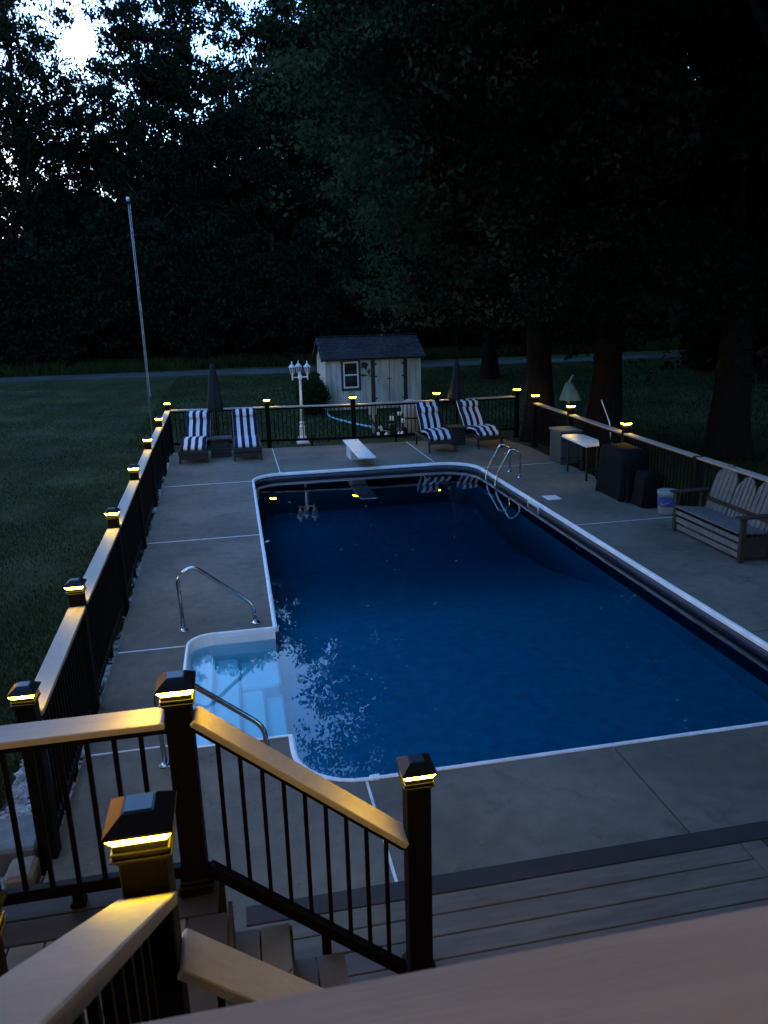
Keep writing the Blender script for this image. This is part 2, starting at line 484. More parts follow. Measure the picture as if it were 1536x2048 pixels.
    def mesh(s, name, material, smooth=False):
        me = bpy.data.meshes.new(name)
        me.from_pydata([tuple(p) for p in s.v], [], s.f)
        me.materials.append(M[material] if isinstance(material, str) else material)
        if smooth:
            me.polygons.foreach_set("use_smooth", [True] * len(me.polygons))
        me.update()
        return me
    def build(s, name, material, parent=None, smooth=False):
        return link(name, s.mesh(name, material, smooth), parent)

def link(name, me, parent=None, loc=None, rz=None):
    o = bpy.data.objects.new(name, me)
    COL.objects.link(o)
    if parent is not None:
        o.parent = parent
    if loc is not None:
        o.location = loc
    if rz is not None:
        o.rotation_euler = (0, 0, rz)
    return o

def tag(o, label=None, cat=None, group=None, kind=None):
    if label: o['label'] = label
    if cat: o['category'] = cat
    if group: o['group'] = group
    if kind: o['kind'] = kind
    return o

def thing(name, label, cat, loc=(0, 0, 0), rz=0.0, group=None):
    o = link(name, None, None, loc, rz)
    o.empty_display_size = 0.1
    return tag(o, label, cat, group)

def copy_tree(o, parent=None):
    c = o.copy()
    COL.objects.link(c)
    c.parent = parent
    for ch in list(o.children):
        copy_tree(ch, c)
    return c

# ================================================================== SETTING
WL = -0.125                       # water level
PX0, PX1, PY0, PY1 = 0.25, 5.09, 4.97, 16.33
BX0, BY0, BY1 = -0.68, 5.72, 8.00

def arc(cx, cy, r, a0, a1, n=8):
    return [(cx + r * math.cos(math.radians(a0 + (a1 - a0) * i / n)),
             cy + r * math.sin(math.radians(a0 + (a1 - a0) * i / n))) for i in range(n + 1)]
R_FL, R_FR, R_N, R_B = 0.6, 0.8, 0.5, 0.25
# pool edge, clockwise starting at the bay's far end, going up the left side
edge_far_left = [(PX0, BY1), (PX0, 11.73), (PX0, PY1 - R_FL)] + arc(PX0 + R_FL, PY1 - R_FL, R_FL, 180, 90)[1:]
edge_far = [(PX0 + R_FL, PY1), (PX1 - R_FR, PY1)]
edge_fr = arc(PX1 - R_FR, PY1 - R_FR, R_FR, 90, 0)
edge_right = [(PX1, PY1 - R_FR), (PX1, PY0 + R_N)]
edge_nr = arc(PX1 - R_N, PY0 + R_N, R_N, 0, -90)
edge_near = [(PX1 - R_N, PY0), (PX0 + R_N, PY0)]
edge_nl = arc(PX0 + R_N, PY0 + R_N, R_N, 270, 180)
edge_bay = [(PX0, BY0), (BX0 + 0.08, BY0)] + arc(BX0 + 0.08, BY0 + 0.08, 0.08, 270, 180, 3)[1:] \
    + [(BX0, BY1 - R_B)] + arc(BX0 + R_B, BY1 - R_B, R_B, 180, 90, 6)[1:] + [(PX0, BY1)]
main_outline = edge_far_left[:-1] + edge_far[:-1] + edge_fr[:-1] + edge_right[:-1] + edge_nr[:-1] + edge_near[:-1] + edge_nl[:-1] + [(PX0, PY0 + R_N)]

# ground: one sheet with an opening where the pool is dug in
def ring_sheet(name, outer, inner, z, material):
    mb = MB()
    ox0, ox1, oy0, oy1 = outer; ix0, ix1, iy0, iy1 = inner
    xs = [ox0, ix0, ix1, ox1]; ys = [oy0, iy0, iy1, oy1]
    vs = [(x, y, z) for y in ys for x in xs]
    fs = []
    for j in range(3):
        for i in range(3):
            if i == 1 and j == 1: continue
            fs.append((j * 4 + i, j * 4 + i + 1, (j + 1) * 4 + i + 1, (j + 1) * 4 + i))
    mb.add(vs, fs)
    return mb.build(name, material)
lawn = ring_sheet("lawn", (-400, 400, -400, 500), (-1.2, 6.9, 3.3, 19.0), -0.12, 'lawn')
tag(lawn, "dark mown lawn around the pool and out to the gravel drive", "lawn", kind="structure")

mb = MB()
cl = [(-120, 62), (-40, 51.5), (-14, 48.6), (-2, 47.6), (4, 46.6), (14, 46.4), (20, 45.6), (27, 45.2), (60, 46), (140, 60)]
vs = []
for i, (x, y) in enumerate(cl):
    w = 1.75 + 0.25 * math.sin(i * 2.1)
    vs += [(x, y - w, -0.112), (x, y + w, -0.112)]
mb.add(vs, [(2 * i, 2 * i + 2, 2 * i + 3, 2 * i + 1) for i in range(len(cl) - 1)])
tag(mb.build("gravel_road", 'gravel_road'), "pale gravel drive crossing behind the lawn", "road", kind="structure")

# concrete deck: one slab per pour with strip joints between
mb = MB(); mb.box(-1.2, 6.9, 3.3, 4.6, -0.32, -0.17)
pool_deck = mb.build("pool_deck", 'soil')
tag(pool_deck, "grey concrete pool deck of several slabs with white joint strips", "pool deck", kind="structure")
g = 0.006
slabs = [
    [(-1.40, 3.0), (PX0 + R_N, 3.0), (PX0 + R_N, PY0)] + arc(PX0 + R_N, PY0 + R_N, R_N, 270, 180)[1:] + [(PX0, BY0), (BX0 + .08, BY0)] + arc(BX0 + .08, BY0 + .08, .08, 270, 180, 3)[1:] + [(-1.40, BY0 + .08)],
    [(-1.40, BY0 + .08), (BX0, BY0 + .08), (BX0, BY1 - R_B), (-1.41, BY1 - R_B)],
    [(-1.41, BY1 - R_B), (BX0, BY1 - R_B)] + arc(BX0 + R_B, BY1 - R_B, R_B, 180, 90, 6)[1:] + [(PX0, BY1), (PX0, 11.73), (-1.47, 11.73)],
    [(-1.47, 11.73), (PX0, 11.73), (PX0, PY1 - R_FL), (-1.56, PY1 - R_FL)],
    [(-1.56, PY1 - R_FL), (PX0, PY1 - R_FL)] + arc(PX0 + R_FL, PY1 - R_FL, R_FL, 180, 90)[1:] + [(PX0 + R_FL, 19.55), (-1.62, 19.75)],
    [(PX0 + R_FL, PY1), (PX1 - R_FR, PY1), (PX1 - R_FR, 19.3), (PX0 + R_FL, 19.55)],
    [(PX1 - R_FR, PY1)] + arc(PX1 - R_FR, PY1 - R_FR, R_FR, 90, 0)[1:] + [(6.98, PY1 - R_FR), (6.98, 17.6), (6.7, 19.2), (PX1 - R_FR, 19.3)],
    [(PX1, 10.85), (6.98, 10.85), (6.98, PY1 - R_FR), (PX1, PY1 - R_FR)],
    [(PX1, 6.6), (6.98, 6.6), (6.98, 10.85), (PX1, 10.85)],
    [(PX1 - R_N, 3.0), (6.98, 3.0), (6.98, 6.6), (PX1, 6.6), (PX1, PY0 + R_N)] + arc(PX1 - R_N, PY0 + R_N, R_N, 0, -90)[1:],
    [(2.73, 3.0), (PX1 - R_N, 3.0), (PX1 - R_N, PY0), (2.73, PY0)],
    [(PX0 + R_N, 3.0), (2.73, 3.0), (2.73, PY0), (PX0 + R_N, PY0)],
]
def shrink(poly, d):
    P = [Vector(p) for p in poly]; n = len(P); out = []
    for i in range(n):
        a = (P[i] - P[i - 1]).normalized(); b = (P[(i + 1) % n] - P[i]).normalized()
        na = Vector((-a.y, a.x)); nb = Vector((-b.y, b.x))
        k = (na + nb) / max(0.3, 1 + na.dot(nb))
        out.append(tuple(P[i] + k * d))
    return out
for p in slabs:
    mb = MB(); mb.prism(shrink(p, g), -0.17, 0.0, 0.006)
    mb.build("concrete_slab", 'concrete', pool_deck)
def joint(p, q, w=0.02, mat='joint_white', z=0.003):
    mb = MB(); p = Vector((*p, z - 0.02)); q = Vector((*q, z - 0.02)); mb.bar(p, q, w, 0.04)
    mb.build("joint_strip", mat, pool_deck)
for a_, b_ in (((-1.38, BY0 + .08), (BX0 - .03, BY0 + .08)), ((-1.39, BY1 - R_B), (BX0 - .03, BY1 - R_B)), ((-1.45, 11.73), (PX0 - .03, 11.73)),
               ((-1.54, PY1 - R_FL), (PX0 - .03, PY1 - R_FL)), ((PX0 + R_FL, PY1 + .03), (PX0 + R_FL, 19.5)),
               ((PX1 - R_FR, PY1 + .03), (PX1 - R_FR, 19.25)), ((PX0 + R_N, 3.3), (PX0 + R_N, PY0 - .03))):
    joint(a_, b_)
joint((PX1 + .03, PY1 - R_FR), (6.9, PY1 - R_FR), 0.012)
joint((PX1 + .03, 10.85), (6.9, 10.85), 0.014)

# gravel between slab and fence, and outside the fence
def pebbles(name, n, zone, size, material, label, z=-0.1):
    verts = []; faces = []
    base = [(1, 0, 0), (0, 1, 0), (-1, 0, 0), (0, -1, 0), (0, 0, 1), (0, 0, -1)]
    bf = [(0, 1, 4), (1, 2, 4), (2, 3, 4), (3, 0, 4), (1, 0, 5), (2, 1, 5), (3, 2, 5), (0, 3, 5)]
    for _ in range(n):
        x, y = zone()
        s = size * random.uniform(0.5, 1.6)
        rot = Matrix.Rotation(random.uniform(0, 6.28), 3, 'Z') @ Matrix.Rotation(random.uniform(-.5, .5), 3, 'X')
        o = len(verts)
        sc = (s * random.uniform(.7, 1.3), s * random.uniform(.7, 1.3), s * random.uniform(.45, .8))
        for b in base:
            p = rot @ Vector((b[0] * sc[0] + random.uniform(-.2, .2) * s, b[1] * sc[1] + random.uniform(-.2, .2) * s, b[2] * sc[2]))
            verts.append((x + p.x, y + p.y, z + s * .35 + p.z))
        faces += [tuple(i + o for i in f) for f in bf]
    mbb = MB(); mbb.v = verts; mbb.f = faces
    o = mbb.build(name, material)
    return tag(o, label, "gravel", kind="stuff")
def slab_left(y):
    return -1.40 - max(0, (y - 8)) * 0.0195
def fence_x(y):
    return -1.40 - (y - 4.64) * 0.0179
def z_in():
    y = 4.7 + 15 * random.random() ** 1.3
    a = slab_left(y) - 0.01; b = fence_x(y) - 0.42
    return (random.uniform(b, a) if random.random() < .75 else a - abs(random.gauss(0, .06)), y)
pebbles("gravel", 5200, z_in, 0.021, 'pebble', "loose pale pebbles strewn along the left fence foot")
def z_out():
    y = 4.5 + 5.5 * random.random() ** 1.4
    return (fence_x(y) - .06 - .42 * random.random(), y)
pebbles("gravel", 2600, z_out, 0.024, 'pebble', "loose pale pebbles on the lawn side of the left fence")
mb = MB()
vs = []
for i in range(9):
    y = 4.3 + i * 15.6 / 8
    vs += [(fence_x(y) - 0.5, y, -0.108), (slab_left(y) + 0.05, y, -0.108)]
mb.add(vs, [(2 * i, 2 * i + 1, 2 * i + 3, 2 * i + 2) for i in range(8)])
mb.add([(-4, 2.2, -.108), (-1.3, 2.2, -.108), (-1.3, 4.3, -.108), (fence_x(4.3) - .5, 4.3, -.108), (-4, 4.6, -.108)], [(0, 1, 2, 3, 4)])
tag(mb.build("planting_bed", 'soil'), "bare dark soil strip along the left fence", "soil", kind="structure")

# ---- swimming pool
pool = thing("swimming_pool", "long rectangular in-ground pool with blue liner and white coping", "swimming pool", (0, 0, 0))
mb = MB()
nO = len(main_outline)
zt = -0.055
FLOOR = [(4.97, -0.60), (9.30, -0.58), (9.55, -0.62), (11.8, -1.05), (13.2, -1.2), (14.8, -1.12), (16.33, -0.9)]
def floor_z(y):
    for (a, za), (b, zb) in zip(FLOOR, FLOOR[1:]):
        if y <= b: return za + (zb - za) * (y - a) / (b - a)
    return FLOOR[-1][1]
vs = []
for x, y in main_outline: vs.append((x, y, zt))
for x, y in main_outline: vs.append((x, y, -1.95))
fs = []
for i in range(nO):
    j = (i + 1) % nO
    if i == nO - 1: continue          # side open to the step bay, closed below
    fs.append((i, j, nO + j, nO + i))
mb.add(vs, fs)
yb = (BY0 - 0.0)
mb.add([(PX0, PY0 + R_N, zt), (PX0, BY0, zt), (PX0, BY0, -0.9), (PX0, PY0 + R_N, -0.9)], [(0, 1, 2, 3)])
mb.add([(PX0, BY0, -0.72), (PX0, BY1, -0.72), (PX0, BY1, -0.9), (PX0, BY0, -0.9)], [(0, 1, 2, 3)])
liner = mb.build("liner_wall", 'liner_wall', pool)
mb = MB()
vs = []; 
ys = [4.97 + (16.33 - 4.97) * i / 40 for i in range(41)]
for y in ys: vs += [(PX0 + 0.002, y, floor_z(y)), (PX1 - 0.002, y, floor_z(y))]
mb.add(vs, [(2 * i, 2 * i + 1, 2 * i + 3, 2 * i + 2) for i in range(40)])
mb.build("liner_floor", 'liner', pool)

# coping: bull-nosed extrusion in lengths
def sweep(path, prof, name, mat, parent, closed=False):
    """prof: (inward, z) points; path runs so that the pool is on its right-hand side"""
    P = [Vector(p) for p in path]; n = len(P)
    vs = []; k = len(prof)
    for i in range(n):
        a = (P[i] - P[i - 1]).normalized() if i > 0 else (P[1] - P[0]).normalized()
        b = (P[i + 1] - P[i]).normalized() if i < n - 1 else a
        na = Vector((a.y, -a.x)); nb = Vector((b.y, -b.x))
        m = (na + nb) / max(0.3, 1 + na.dot(nb))
        for u, z in prof:
            q = P[i] + m * u
            vs.append((q.x, q.y, z))
    fs = []
    for i in range(n - 1):
        for j in range(k):
            fs.append((i * k + j, i * k + (j + 1) % k, (i + 1) * k + (j + 1) % k, (i + 1) * k + j))
    fs.append(tuple(range(k))); fs.append(tuple((n - 1) * k + j for j in range(k - 1, -1, -1)))
    mbb = MB(); mbb.add(vs, fs)
    return mbb.build(name, mat, parent)
CP = [(-0.022, -0.03), (-0.022, 0.006), (-0.012, 0.012), (0.010, 0.012), (0.024, 0.004), (0.030, -0.012), (0.030, -0.046), (0.012, -0.054), (0.0, -0.053)]
def lengths(path, step):
    """split a path in pieces of about step metres"""
    segs = []; cur = [Vector(path[0])]; acc = 0
    for a, b in zip(path, path[1:]):
        a, b = Vector(a), Vector(b); d = (b - a).length; t = 0
        while acc + (d - t) > step and d - t > 1e-6:
            t2 = t + (step - acc)
            if d - t2 < 0.05: break
            p = a + (b - a) * (t2 / d); cur.append(p); segs.append(cur); cur = [p + (b - a).normalized() * 0.003]; acc = 0; t = t2
        cur.append(b); acc += d - t
    segs.append(cur)
    return segs
coping_path = edge_far_left[:-1] + edge_far[:-1] + edge_fr[:-1] + edge_right[:-1] + edge_nr[:-1] + edge_near[:-1] + edge_nl + [(PX0, BY0)]
for sgm in lengths(coping_path, 2.9):
    sweep(sgm, CP, "coping", 'coping', pool)
mb = MB(); mb.box(PX0 + R_N + .03, PX0 + R_N + .11, PY0 - 0.03, PY0 + 0.036, -0.05, 0.016, 0.006); mb.build("coping_clip", 'coping', pool)

# step bay: moulded white steps
bay = [(-x, y) for x, y in edge_bay]
BP = [(-0.016, 0.0), (-0.016, 0.008), (0.006, 0.010), (0.016, 0.0), (0.022, -0.04), (0.03, -0.8), (0.0, -0.8)]
sweep(edge_bay, BP, "step_bay_wall", 'fibreglass', pool)
def rrect(x0, x1, y0, y1, rl, rr, n=6):
    """rounded rectangle, radius rl on the left corners, rr on the right ones"""
    return (arc(x0 + rl, y0 + rl, rl, 180, 270, n) + arc(x1 - rr, y0 + rr, rr, 270, 360, n)
            + arc(x1 - rr, y1 - rr, rr, 0, 90, n) + arc(x0 + rl, y1 - rl, rl, 90, 180, n))
st = [(BX0 + .01, -0.42, BY0 + .01, BY1 - .01, -0.22), (BX0 + .01, -0.16, BY0 + .01, BY1 - .01, -0.31),
      (BX0 + .01, 0.08, BY0 + .01, BY1 - .62, -0.40), (BX0 + .01, 0.27, BY0 + .01, BY1 - .01, -0.49)]
for x0, x1, y0, y1, z in st:
    mb = MB(); mb.prism(rrect(x0, x1, y0, y1, 0.05, 0.09 if z > -.5 else .05), -0.86, z, 0.02)
    mb.build("pool_step", 'fibreglass', pool)
mb = MB(); mb.prism(rrect(-0.165, 0.26, BY1 - .66, BY1 - .015, .03, .08), -0.86, -0.36, 0.02); mb.build("step_seat", 'fibreglass', pool)

# skimmer mouth and its deck lid
mb = MB(); mb.box(PX1 - .012, PX1 + .02, 12.27, 12.80, -0.20, -0.065, 0.008); sk = mb.build("skimmer_face", 'white_plastic', pool)
mb = MB(); mb.box(PX1 - .016, PX1 - .0125, 12.33, 12.74, -0.185, -0.09); mb.build("skimmer_mouth", 'pump_black', sk)
mb = MB(); mb.box(5.34, 5.60, 12.46, 12.76, -0.01, 0.008, 0.004); mb.build("skimmer_lid", 'white_plastic', pool)

# closed body of water: main basin and step bay in one outline
wout = shrink(main_outline + edge_bay[:-1], -0.005)
nW = len(wout)
wm = bpy.data.meshes.new("water")
wm.from_pydata([(x, y, WL) for x, y in wout] + [(x, y, -1.98) for x, y in wout], [],
               [tuple(range(nW - 1, -1, -1)), tuple(range(nW, 2 * nW))] + [(k, (k + 1) % nW, nW + (k + 1) % nW, nW + k) for k in range(nW)])
wm.materials.append(M['water']); wm.materials.append(M['water_body'])
for k, p in enumerate(wm.polygons): p.material_index = 0 if k == 0 else 1
wm.update()
water = link("water", wm)
tag(water, "still dark blue pool water reflecting trees and evening sky", "water", kind="structure")

# ================================================================== RAILINGS
CAP_W = 0.160
def cap_meshes():
    h = CAP_W / 2
    mb = MB()
    # pyramid roof with thin eave, truncated top
    prof = [(h, 0.0), (h + .002, 0.004), (h, 0.010), (0.034, 0.050), (0.030, 0.050)]
    mb.lathe(prof, 4, sq=False) if False else None
    def ring(r, z): return [(-r, -r, z), (r, -r, z), (r, r, z), (-r, r, z)]
    rings = [ring(h - .012, -0.001), ring(h, -0.001), ring(h, 0.007), ring(0.040, 0.038), ring(0.036, 0.040)]
    vs = [p for r in rings for p in r]; fs = [(3, 2, 1, 0), (16, 17, 18, 19)]
    for i in range(4):
        for k in range(4):
            fs.append((i * 4 + k, i * 4 + (k + 1) % 4, (i + 1) * 4 + (k + 1) % 4, (i + 1) * 4 + k))
    mb.add(vs, fs)
    # collar below the lens: two stepped mouldings and a skirt over the post
    for r, z0, z1 in ((0.064, -0.046, -0.027), (0.070, -0.052, -0.046), (0.066, -0.064, -0.052), (0.073, -0.070, -0.064), (0.062, -0.082, -0.070)):
        mb.box(-r, r, -r, r, z0, z1, 0.002)
    roof = mb.mesh("post_cap", 'cap_metal')
    mb = MB()
    a, b = ring(0.077, -0.0015), ring(0.062, -0.0275)
    vs = a + b; fs = [(0, 1, 2, 3), (7, 6, 5, 4)]
    for k in range(4): fs.append((k, 4 + k, 4 + (k + 1) % 4, (k + 1) % 4))
    mb.add(vs, fs)
    lens = mb.mesh("lamp_lens", 'lens')
    mb = MB(); mb.box(-.033, .033, -.033, .033, 0.0395, 0.0425, 0.001)
    pan = mb.mesh("solar_panel", 'solar')
    return roof, lens, pan
CAPM = cap_meshes()
def post_cap(parent, x, y, z, lit=True, rz=0.0):
    """z is the top of the roof"""
    c = link("post_cap", CAPM[0], parent, (x, y, z - 0.04), rz)
    if lit: link("lamp_lens", CAPM[1], c)
    link("solar_panel", CAPM[2], c)
    return c
POST_W = 0.112
def post_mesh(h):
    mb = MB(); mb.box(-POST_W / 2, POST_W / 2, -POST_W / 2, POST_W / 2, 0, h, 0.004)
    return mb.mesh("post", 'dark_metal')
def skirt_mesh():
    mb = MB(); mb.box(-.075, .075, -.075, .075, 0, 0.055, 0.008); mb.box(-.066, .066, -.066, .066, 0.055, 0.075, 0.008)
    return mb.mesh("post_skirt", 'dark_metal')
SKIRT = skirt_mesh()
PCACHE = {}
def post(parent, x, y, z0, ztop, cap=True, lit=True, rz=0.0):
    hgt = round(ztop - 0.06 - z0, 3)
    if hgt not in PCACHE: PCACHE[hgt] = post_mesh(hgt)
    p = link("post", PCACHE[hgt], parent, (x, y, z0), rz)
    link("post_skirt", SKIRT, p)
    if cap: post_cap(parent, x, y, ztop, lit, rz)
    return p
BAL = {}
def baluster(parent, x, y, z0, z1):
    h = round(z1 - z0, 3)
    if h not in BAL:
        mb = MB(); mb.box(-.0095, .0095, -.0095, .0095, 0, h)
        BAL[h] = mb.mesh("baluster", 'dark_metal')
    return link("baluster", BAL[h], parent, (x, y, z0))

def rail_bay(parent, p, q, zcap0, zcap1, zb0, zb1, nb, cap_w=0.14, cap_over=0.0, foot=True, foot_z=None, foot_at=0.5, trim=POST_W / 2, screws=False):
    """one bay between post centres p and q (xy); zcap: top of the cap board; zb: centre of the bottom rail"""
    P = Vector((p[0], p[1], 0)); Q = Vector((q[0], q[1], 0)); d = (Q - P); L = d.length; d.normalize()
    def pt(t, z0, z1): return (P.x + d.x * L * t, P.y + d.y * L * t, z0 + (z1 - z0) * t)
    t0, t1 = (trim + 0.002) / L, 1 - (trim + 0.002) / L
    th = 0.032
    mb = MB(); mb.bar(pt(t0, zcap0 - th / 2, zcap1 - th / 2), pt(t1, zcap0 - th / 2, zcap1 - th / 2), cap_w, th, 0.0035)
    capb = mb.build("cap_board", 'tan_board_x' if abs(d.x) > abs(d.y) else 'tan_board_y', parent)
    if screws:
        mb = MB()
        for t in (t0 + 0.035 / L, t1 - 0.035 / L):
            for s_ in (-1, 1):
                sx = Vector((-d.y, d.x, 0)) * (s_ * 0.032)
                c = Vector(pt(t, zcap0, zcap1)) + sx
                mb.lathe([(0.0052, -0.002), (0.0052, 0.0012), (0.004, 0.0018)], 8, c)
        mb.build("screw", 'screw', capb)
    mb = MB(); mb.bar(pt(t0, zcap0 - th - .026, zcap1 - th - .026), pt(t1, zcap0 - th - .026, zcap1 - th - .026), 0.045, 0.05, 0.004)
    mb.build("top_rail", 'dark_metal', parent)
    mb = MB(); mb.bar(pt(t0, zb0, zb1), pt(t1, zb0, zb1), 0.045, 0.06, 0.004)
    mb.build("bottom_rail", 'dark_metal', parent)
    for i in range(nb):
        t = (i + 1) / (nb + 1)
        t = t0 + (t1 - t0) * t
        a = pt(t, zb0 + .02, zb1 + .02); b = pt(t, zcap0 - th - .03, zcap1 - th - .03)
        baluster(parent, a[0], a[1], a[2], b[2])
    if foot and foot_z is not None:
        a = pt(foot_at, zb0, zb1)
        mb = MB(); mb.box(a[0] - .022, a[0] + .022, a[1] - .022, a[1] + .022, foot_z, a[2] - .02, 0.004)
        mb.box(a[0] - .032, a[0] + .032, a[1] - .032, a[1] + .032, foot_z, foot_z + .03, 0.006)
        mb.build("rail_foot", 'dark_metal', parent)

ZC = 1.0       # cap board height of the pool fence
ZT = 1.225     # top of its post caps
left_posts = [(-1.40, 4.64), (-1.45, 6.59), (-1.49, 9.10), (-1.55, 11.78), (-1.61, 14.49), (-1.645, 17.37), (-1.685, 20.32)]
fence = thing("pool_fence", "long left fence with tan cap boards and glowing post lights beside the lawn", "fence")
for i, (x, y) in enumerate(left_posts):
    post(fence, x, y, -0.12, ZT, rz=-0.018)
for a_, b_ in zip(left_posts, left_posts[1:]):
    L_ = math.dist(a_, b_)
    rail_bay(fence, a_, b_, ZC, ZC, 0.06, 0.06, int(L_ / 0.108), foot_z=-0.12)
far_posts = [(-1.685, 20.32), (0.81, 20.0), (2.99, 19.66), (5.20, 19.62), (7.42, 19.62)]
fence2 = thing("pool_fence", "far fence of thin dark balusters in front of the shed", "fence")
for x, y in far_posts[1:]: post(fence2, x, y, -0.12, ZT)
for a_, b_ in zip(far_posts, far_posts[1:]):
    rail_bay(fence2, a_, b_, ZC, ZC, 0.12, 0.12, int(math.dist(a_, b_) / 0.115), foot_z=-0.12)
right_posts = [(7.33, 18.09), (7.26, 15.86), (7.14, 13.16), (7.08, 10.72), (7.04, 8.3), (7.0, 5.9)]
fence3 = thing("pool_fence", "right fence behind the bench with three lit post lights", "fence")
for i, (x, y) in enumerate(right_posts): post(fence3, x, y, -0.12, ZT if i < 3 else ZT - .17, cap=True if i < 3 else False)
for a_, b_ in zip(right_posts, right_posts[1:]):
    rail_bay(fence3, a_, b_, ZC, ZC, 0.06, 0.06, int(math.dist(a_, b_) / 0.115), foot_z=-0.12)

# ---- deck stairs, landing and lower platform
LZ = 0.85; PZ = 0.20; UZ = 1.83
A = (-0.335, 3.10); B = (0.69, 3.03); Cp = (-0.30, 1.71); D = (0.69, 1.71)
plat = thing("deck_platform", "low composite deck platform of tan boards with dark border by the pool", "deck", (0, 0, 0))
mb = MB(); mb.box(0.32, 3.05, 0.9, 3.62, 0.012, PZ - 0.03); mb.build("frame", 'deck_dark', plat)
mb = MB(); mb.box(-0.15, 3.10, 3.52, 3.665, PZ - 0.025, PZ, 0.004); mb.build("border_board", 'deck_dark', plat)
mb = MB(); mb.box(-0.15, 3.10, 3.636, 3.66, 0.012, PZ - 0.027, 0.003); mb.build("fascia", 'deck_dark', plat)
mb = MB(); mb.box(-0.14, 0.31, 3.1, 3.62, 0.012, PZ - 0.03); mb.build("frame", 'deck_dark', plat)
y = 3.514
k = 0
while y > 1.0:
    x1 = 2.80 if k < 1 else 2.80
    mb = MB(); mb.box(-0.15 if y > 3.2 else 0.30, x1, y - 0.139, y, PZ - 0.025, PZ, 0.004); mb.build("deck_board", 'deck_tan', plat)
    y -= 0.1455; k += 1
mb = MB(); mb.box(2.807, 2.947, 1.0, 3.514, PZ - 0.025, PZ, 0.004); mb.build("end_board", 'deck_tan', plat)
mb = MB(); mb.box(2.954, 3.10, 1.0, 3.514, PZ - 0.025, PZ, 0.004); mb.build("end_board", 'deck_dark', plat)

land = thing("stair_landing", "raised stair landing of composite boards with grey-blue border at lower left", "deck")
mb = MB(); mb.box(-2.6, -0.24, 3.06, 3.21, LZ - .025, LZ, 0.004); mb.build("border_board", 'deck_dark', land)
mb = MB(); mb.box(-2.6, -0.24, 2.914, 3.054, LZ - .025, LZ, 0.004); mb.build("border_board", 'deck_dark', land)
x = -0.37 - .006
mb = MB(); mb.box(-0.37, -0.20, 1.2, 2.908, LZ - .025, LZ, 0.004); mb.build("border_board", 'deck_dark', land)
while x > -2.6:
    mb = MB(); mb.box(x - .139, x, 1.2, 2.908, LZ - .025, LZ, 0.004); mb.build("deck_board", 'deck_tan', land); x -= 0.1455
mb = MB(); mb.box(-2.6, -0.22, 3.18, 3.205, 0.35, LZ - .027, 0.003); mb.build("fascia", 'deck_dark', land)
mb = MB(); mb.box(-2.55, -0.26, 1.25, 3.15, LZ - .22, LZ - .03); mb.build("joist_frame", 'deck_dark', land)
for px_, py_ in ((-0.35, 3.1), (-2.4, 3.1), (-0.35, 1.4), (-2.4, 1.4)):
    mb = MB(); mb.box(px_ - .07, px_ + .07, py_ - .07, py_ + .07, -0.12, LZ - .225); mb.build("support_post", 'deck_dark', land)

# lower flight: two treads down to the platform
flight = thing("stair_flight", "short flight of board treads between the two sloping rails", "stairs")
RISE = (LZ - PZ) / 3
for i in range(2):
    z = LZ - RISE * (i + 1); x0 = -0.20 + 0.25 * i; x1 = x0 + 0.265
    ym = 2.7
    polys = [[(x0, 1.78), (x0 + .128, 1.78), (x0 + .128, 2.655), (x0, 2.68)],
             [(x0, 2.686), (x0 + .128, 2.661), (x0 + .128, 3.02), (x0, 3.02)],
             [(x0 + .134, 1.78), (x1, 1.78), (x1, 2.76), (x0 + .134, 2.62)],
             [(x0 + .134, 2.628), (x1, 2.768), (x1, 3.02), (x0 + .134, 3.02)]]
    for p in polys:
        mb = MB(); mb.prism(p, z - .026, z, 0.003); mb.build("tread_board", 'tread', flight)
    mb = MB(); mb.box(x0 + .002, x0 + .02, 1.8, 3.0, z, z + RISE - .028); mb.build("riser", 'deck_dark', flight)
    mb = MB()
    for sx, sy in ((.09, ym + .02), (.03, ym + .03), (.09, ym - .03), (.14, 2.3), (.22, 2.3)):
        mb.lathe([(0.004, -.002), (0.004, .001), (0.003, .0016)], 8, (x0 + sx, sy, z))
    mb.build("screw", 'screw', flight)
mb = MB(); mb.box(-.19, .30, 3.005, 3.04, PZ - .15, PZ + .1); mb.box(-.19, .08, 3.006, 3.039, PZ + .1, PZ + .40); mb.build("stringer", 'deck_dark', flight)
mb = MB(); mb.box(-.19, .30, 1.745, 1.78, 0.012, PZ + .1); mb.box(-.19, .08, 1.746, 1.779, PZ + .1, PZ + .40); mb.build("stringer", 'deck_dark', flight)

# landing rail L
rl = thing("landing_railing", "level railing with pinkish tan cap board crossing the lower left", "railing")
post(rl, A[0], A[1], LZ, 1.915)
post(rl, -2.45, 3.10, LZ, 1.915)
rail_bay(rl, (-2.45, 3.10), A, 1.735, 1.735, 0.945, 0.945, 17, cap_w=0.15, foot_z=LZ, foot_at=0.756, screws=True)
# stair rail A-B
rs = thing("stair_railing", "sloping stair railing with tan cap board glowing beside the lower post light", "railing")
post(rs, B[0], B[1], PZ, 1.40)
sl = -0.80
Ax = A[0]; run = B[0] - A[0]
zA = 1.735 + 0.045; zbA = 0.93 + 0.06
rail_bay(rs, A, B, zA, zA + sl * run, zbA, zbA + sl * run, 9, cap_w=0.145, foot_z=PZ + 0.02, foot_at=0.56, screws=True)
# stair rail C-D, near side of the lower flight
rs2 = thing("stair_railing", "dim sloping stair railing running right below the nearest lit post", "railing")
post(rs2, D[0], D[1], PZ, 1.40)
zC = 1.86
rail_bay(rs2, Cp, D, zC, zC + sl * (D[0] - Cp[0]), zC - .86, zC - .86 + sl * (D[0] - Cp[0]), 9, cap_w=0.145, foot=False, screws=True)
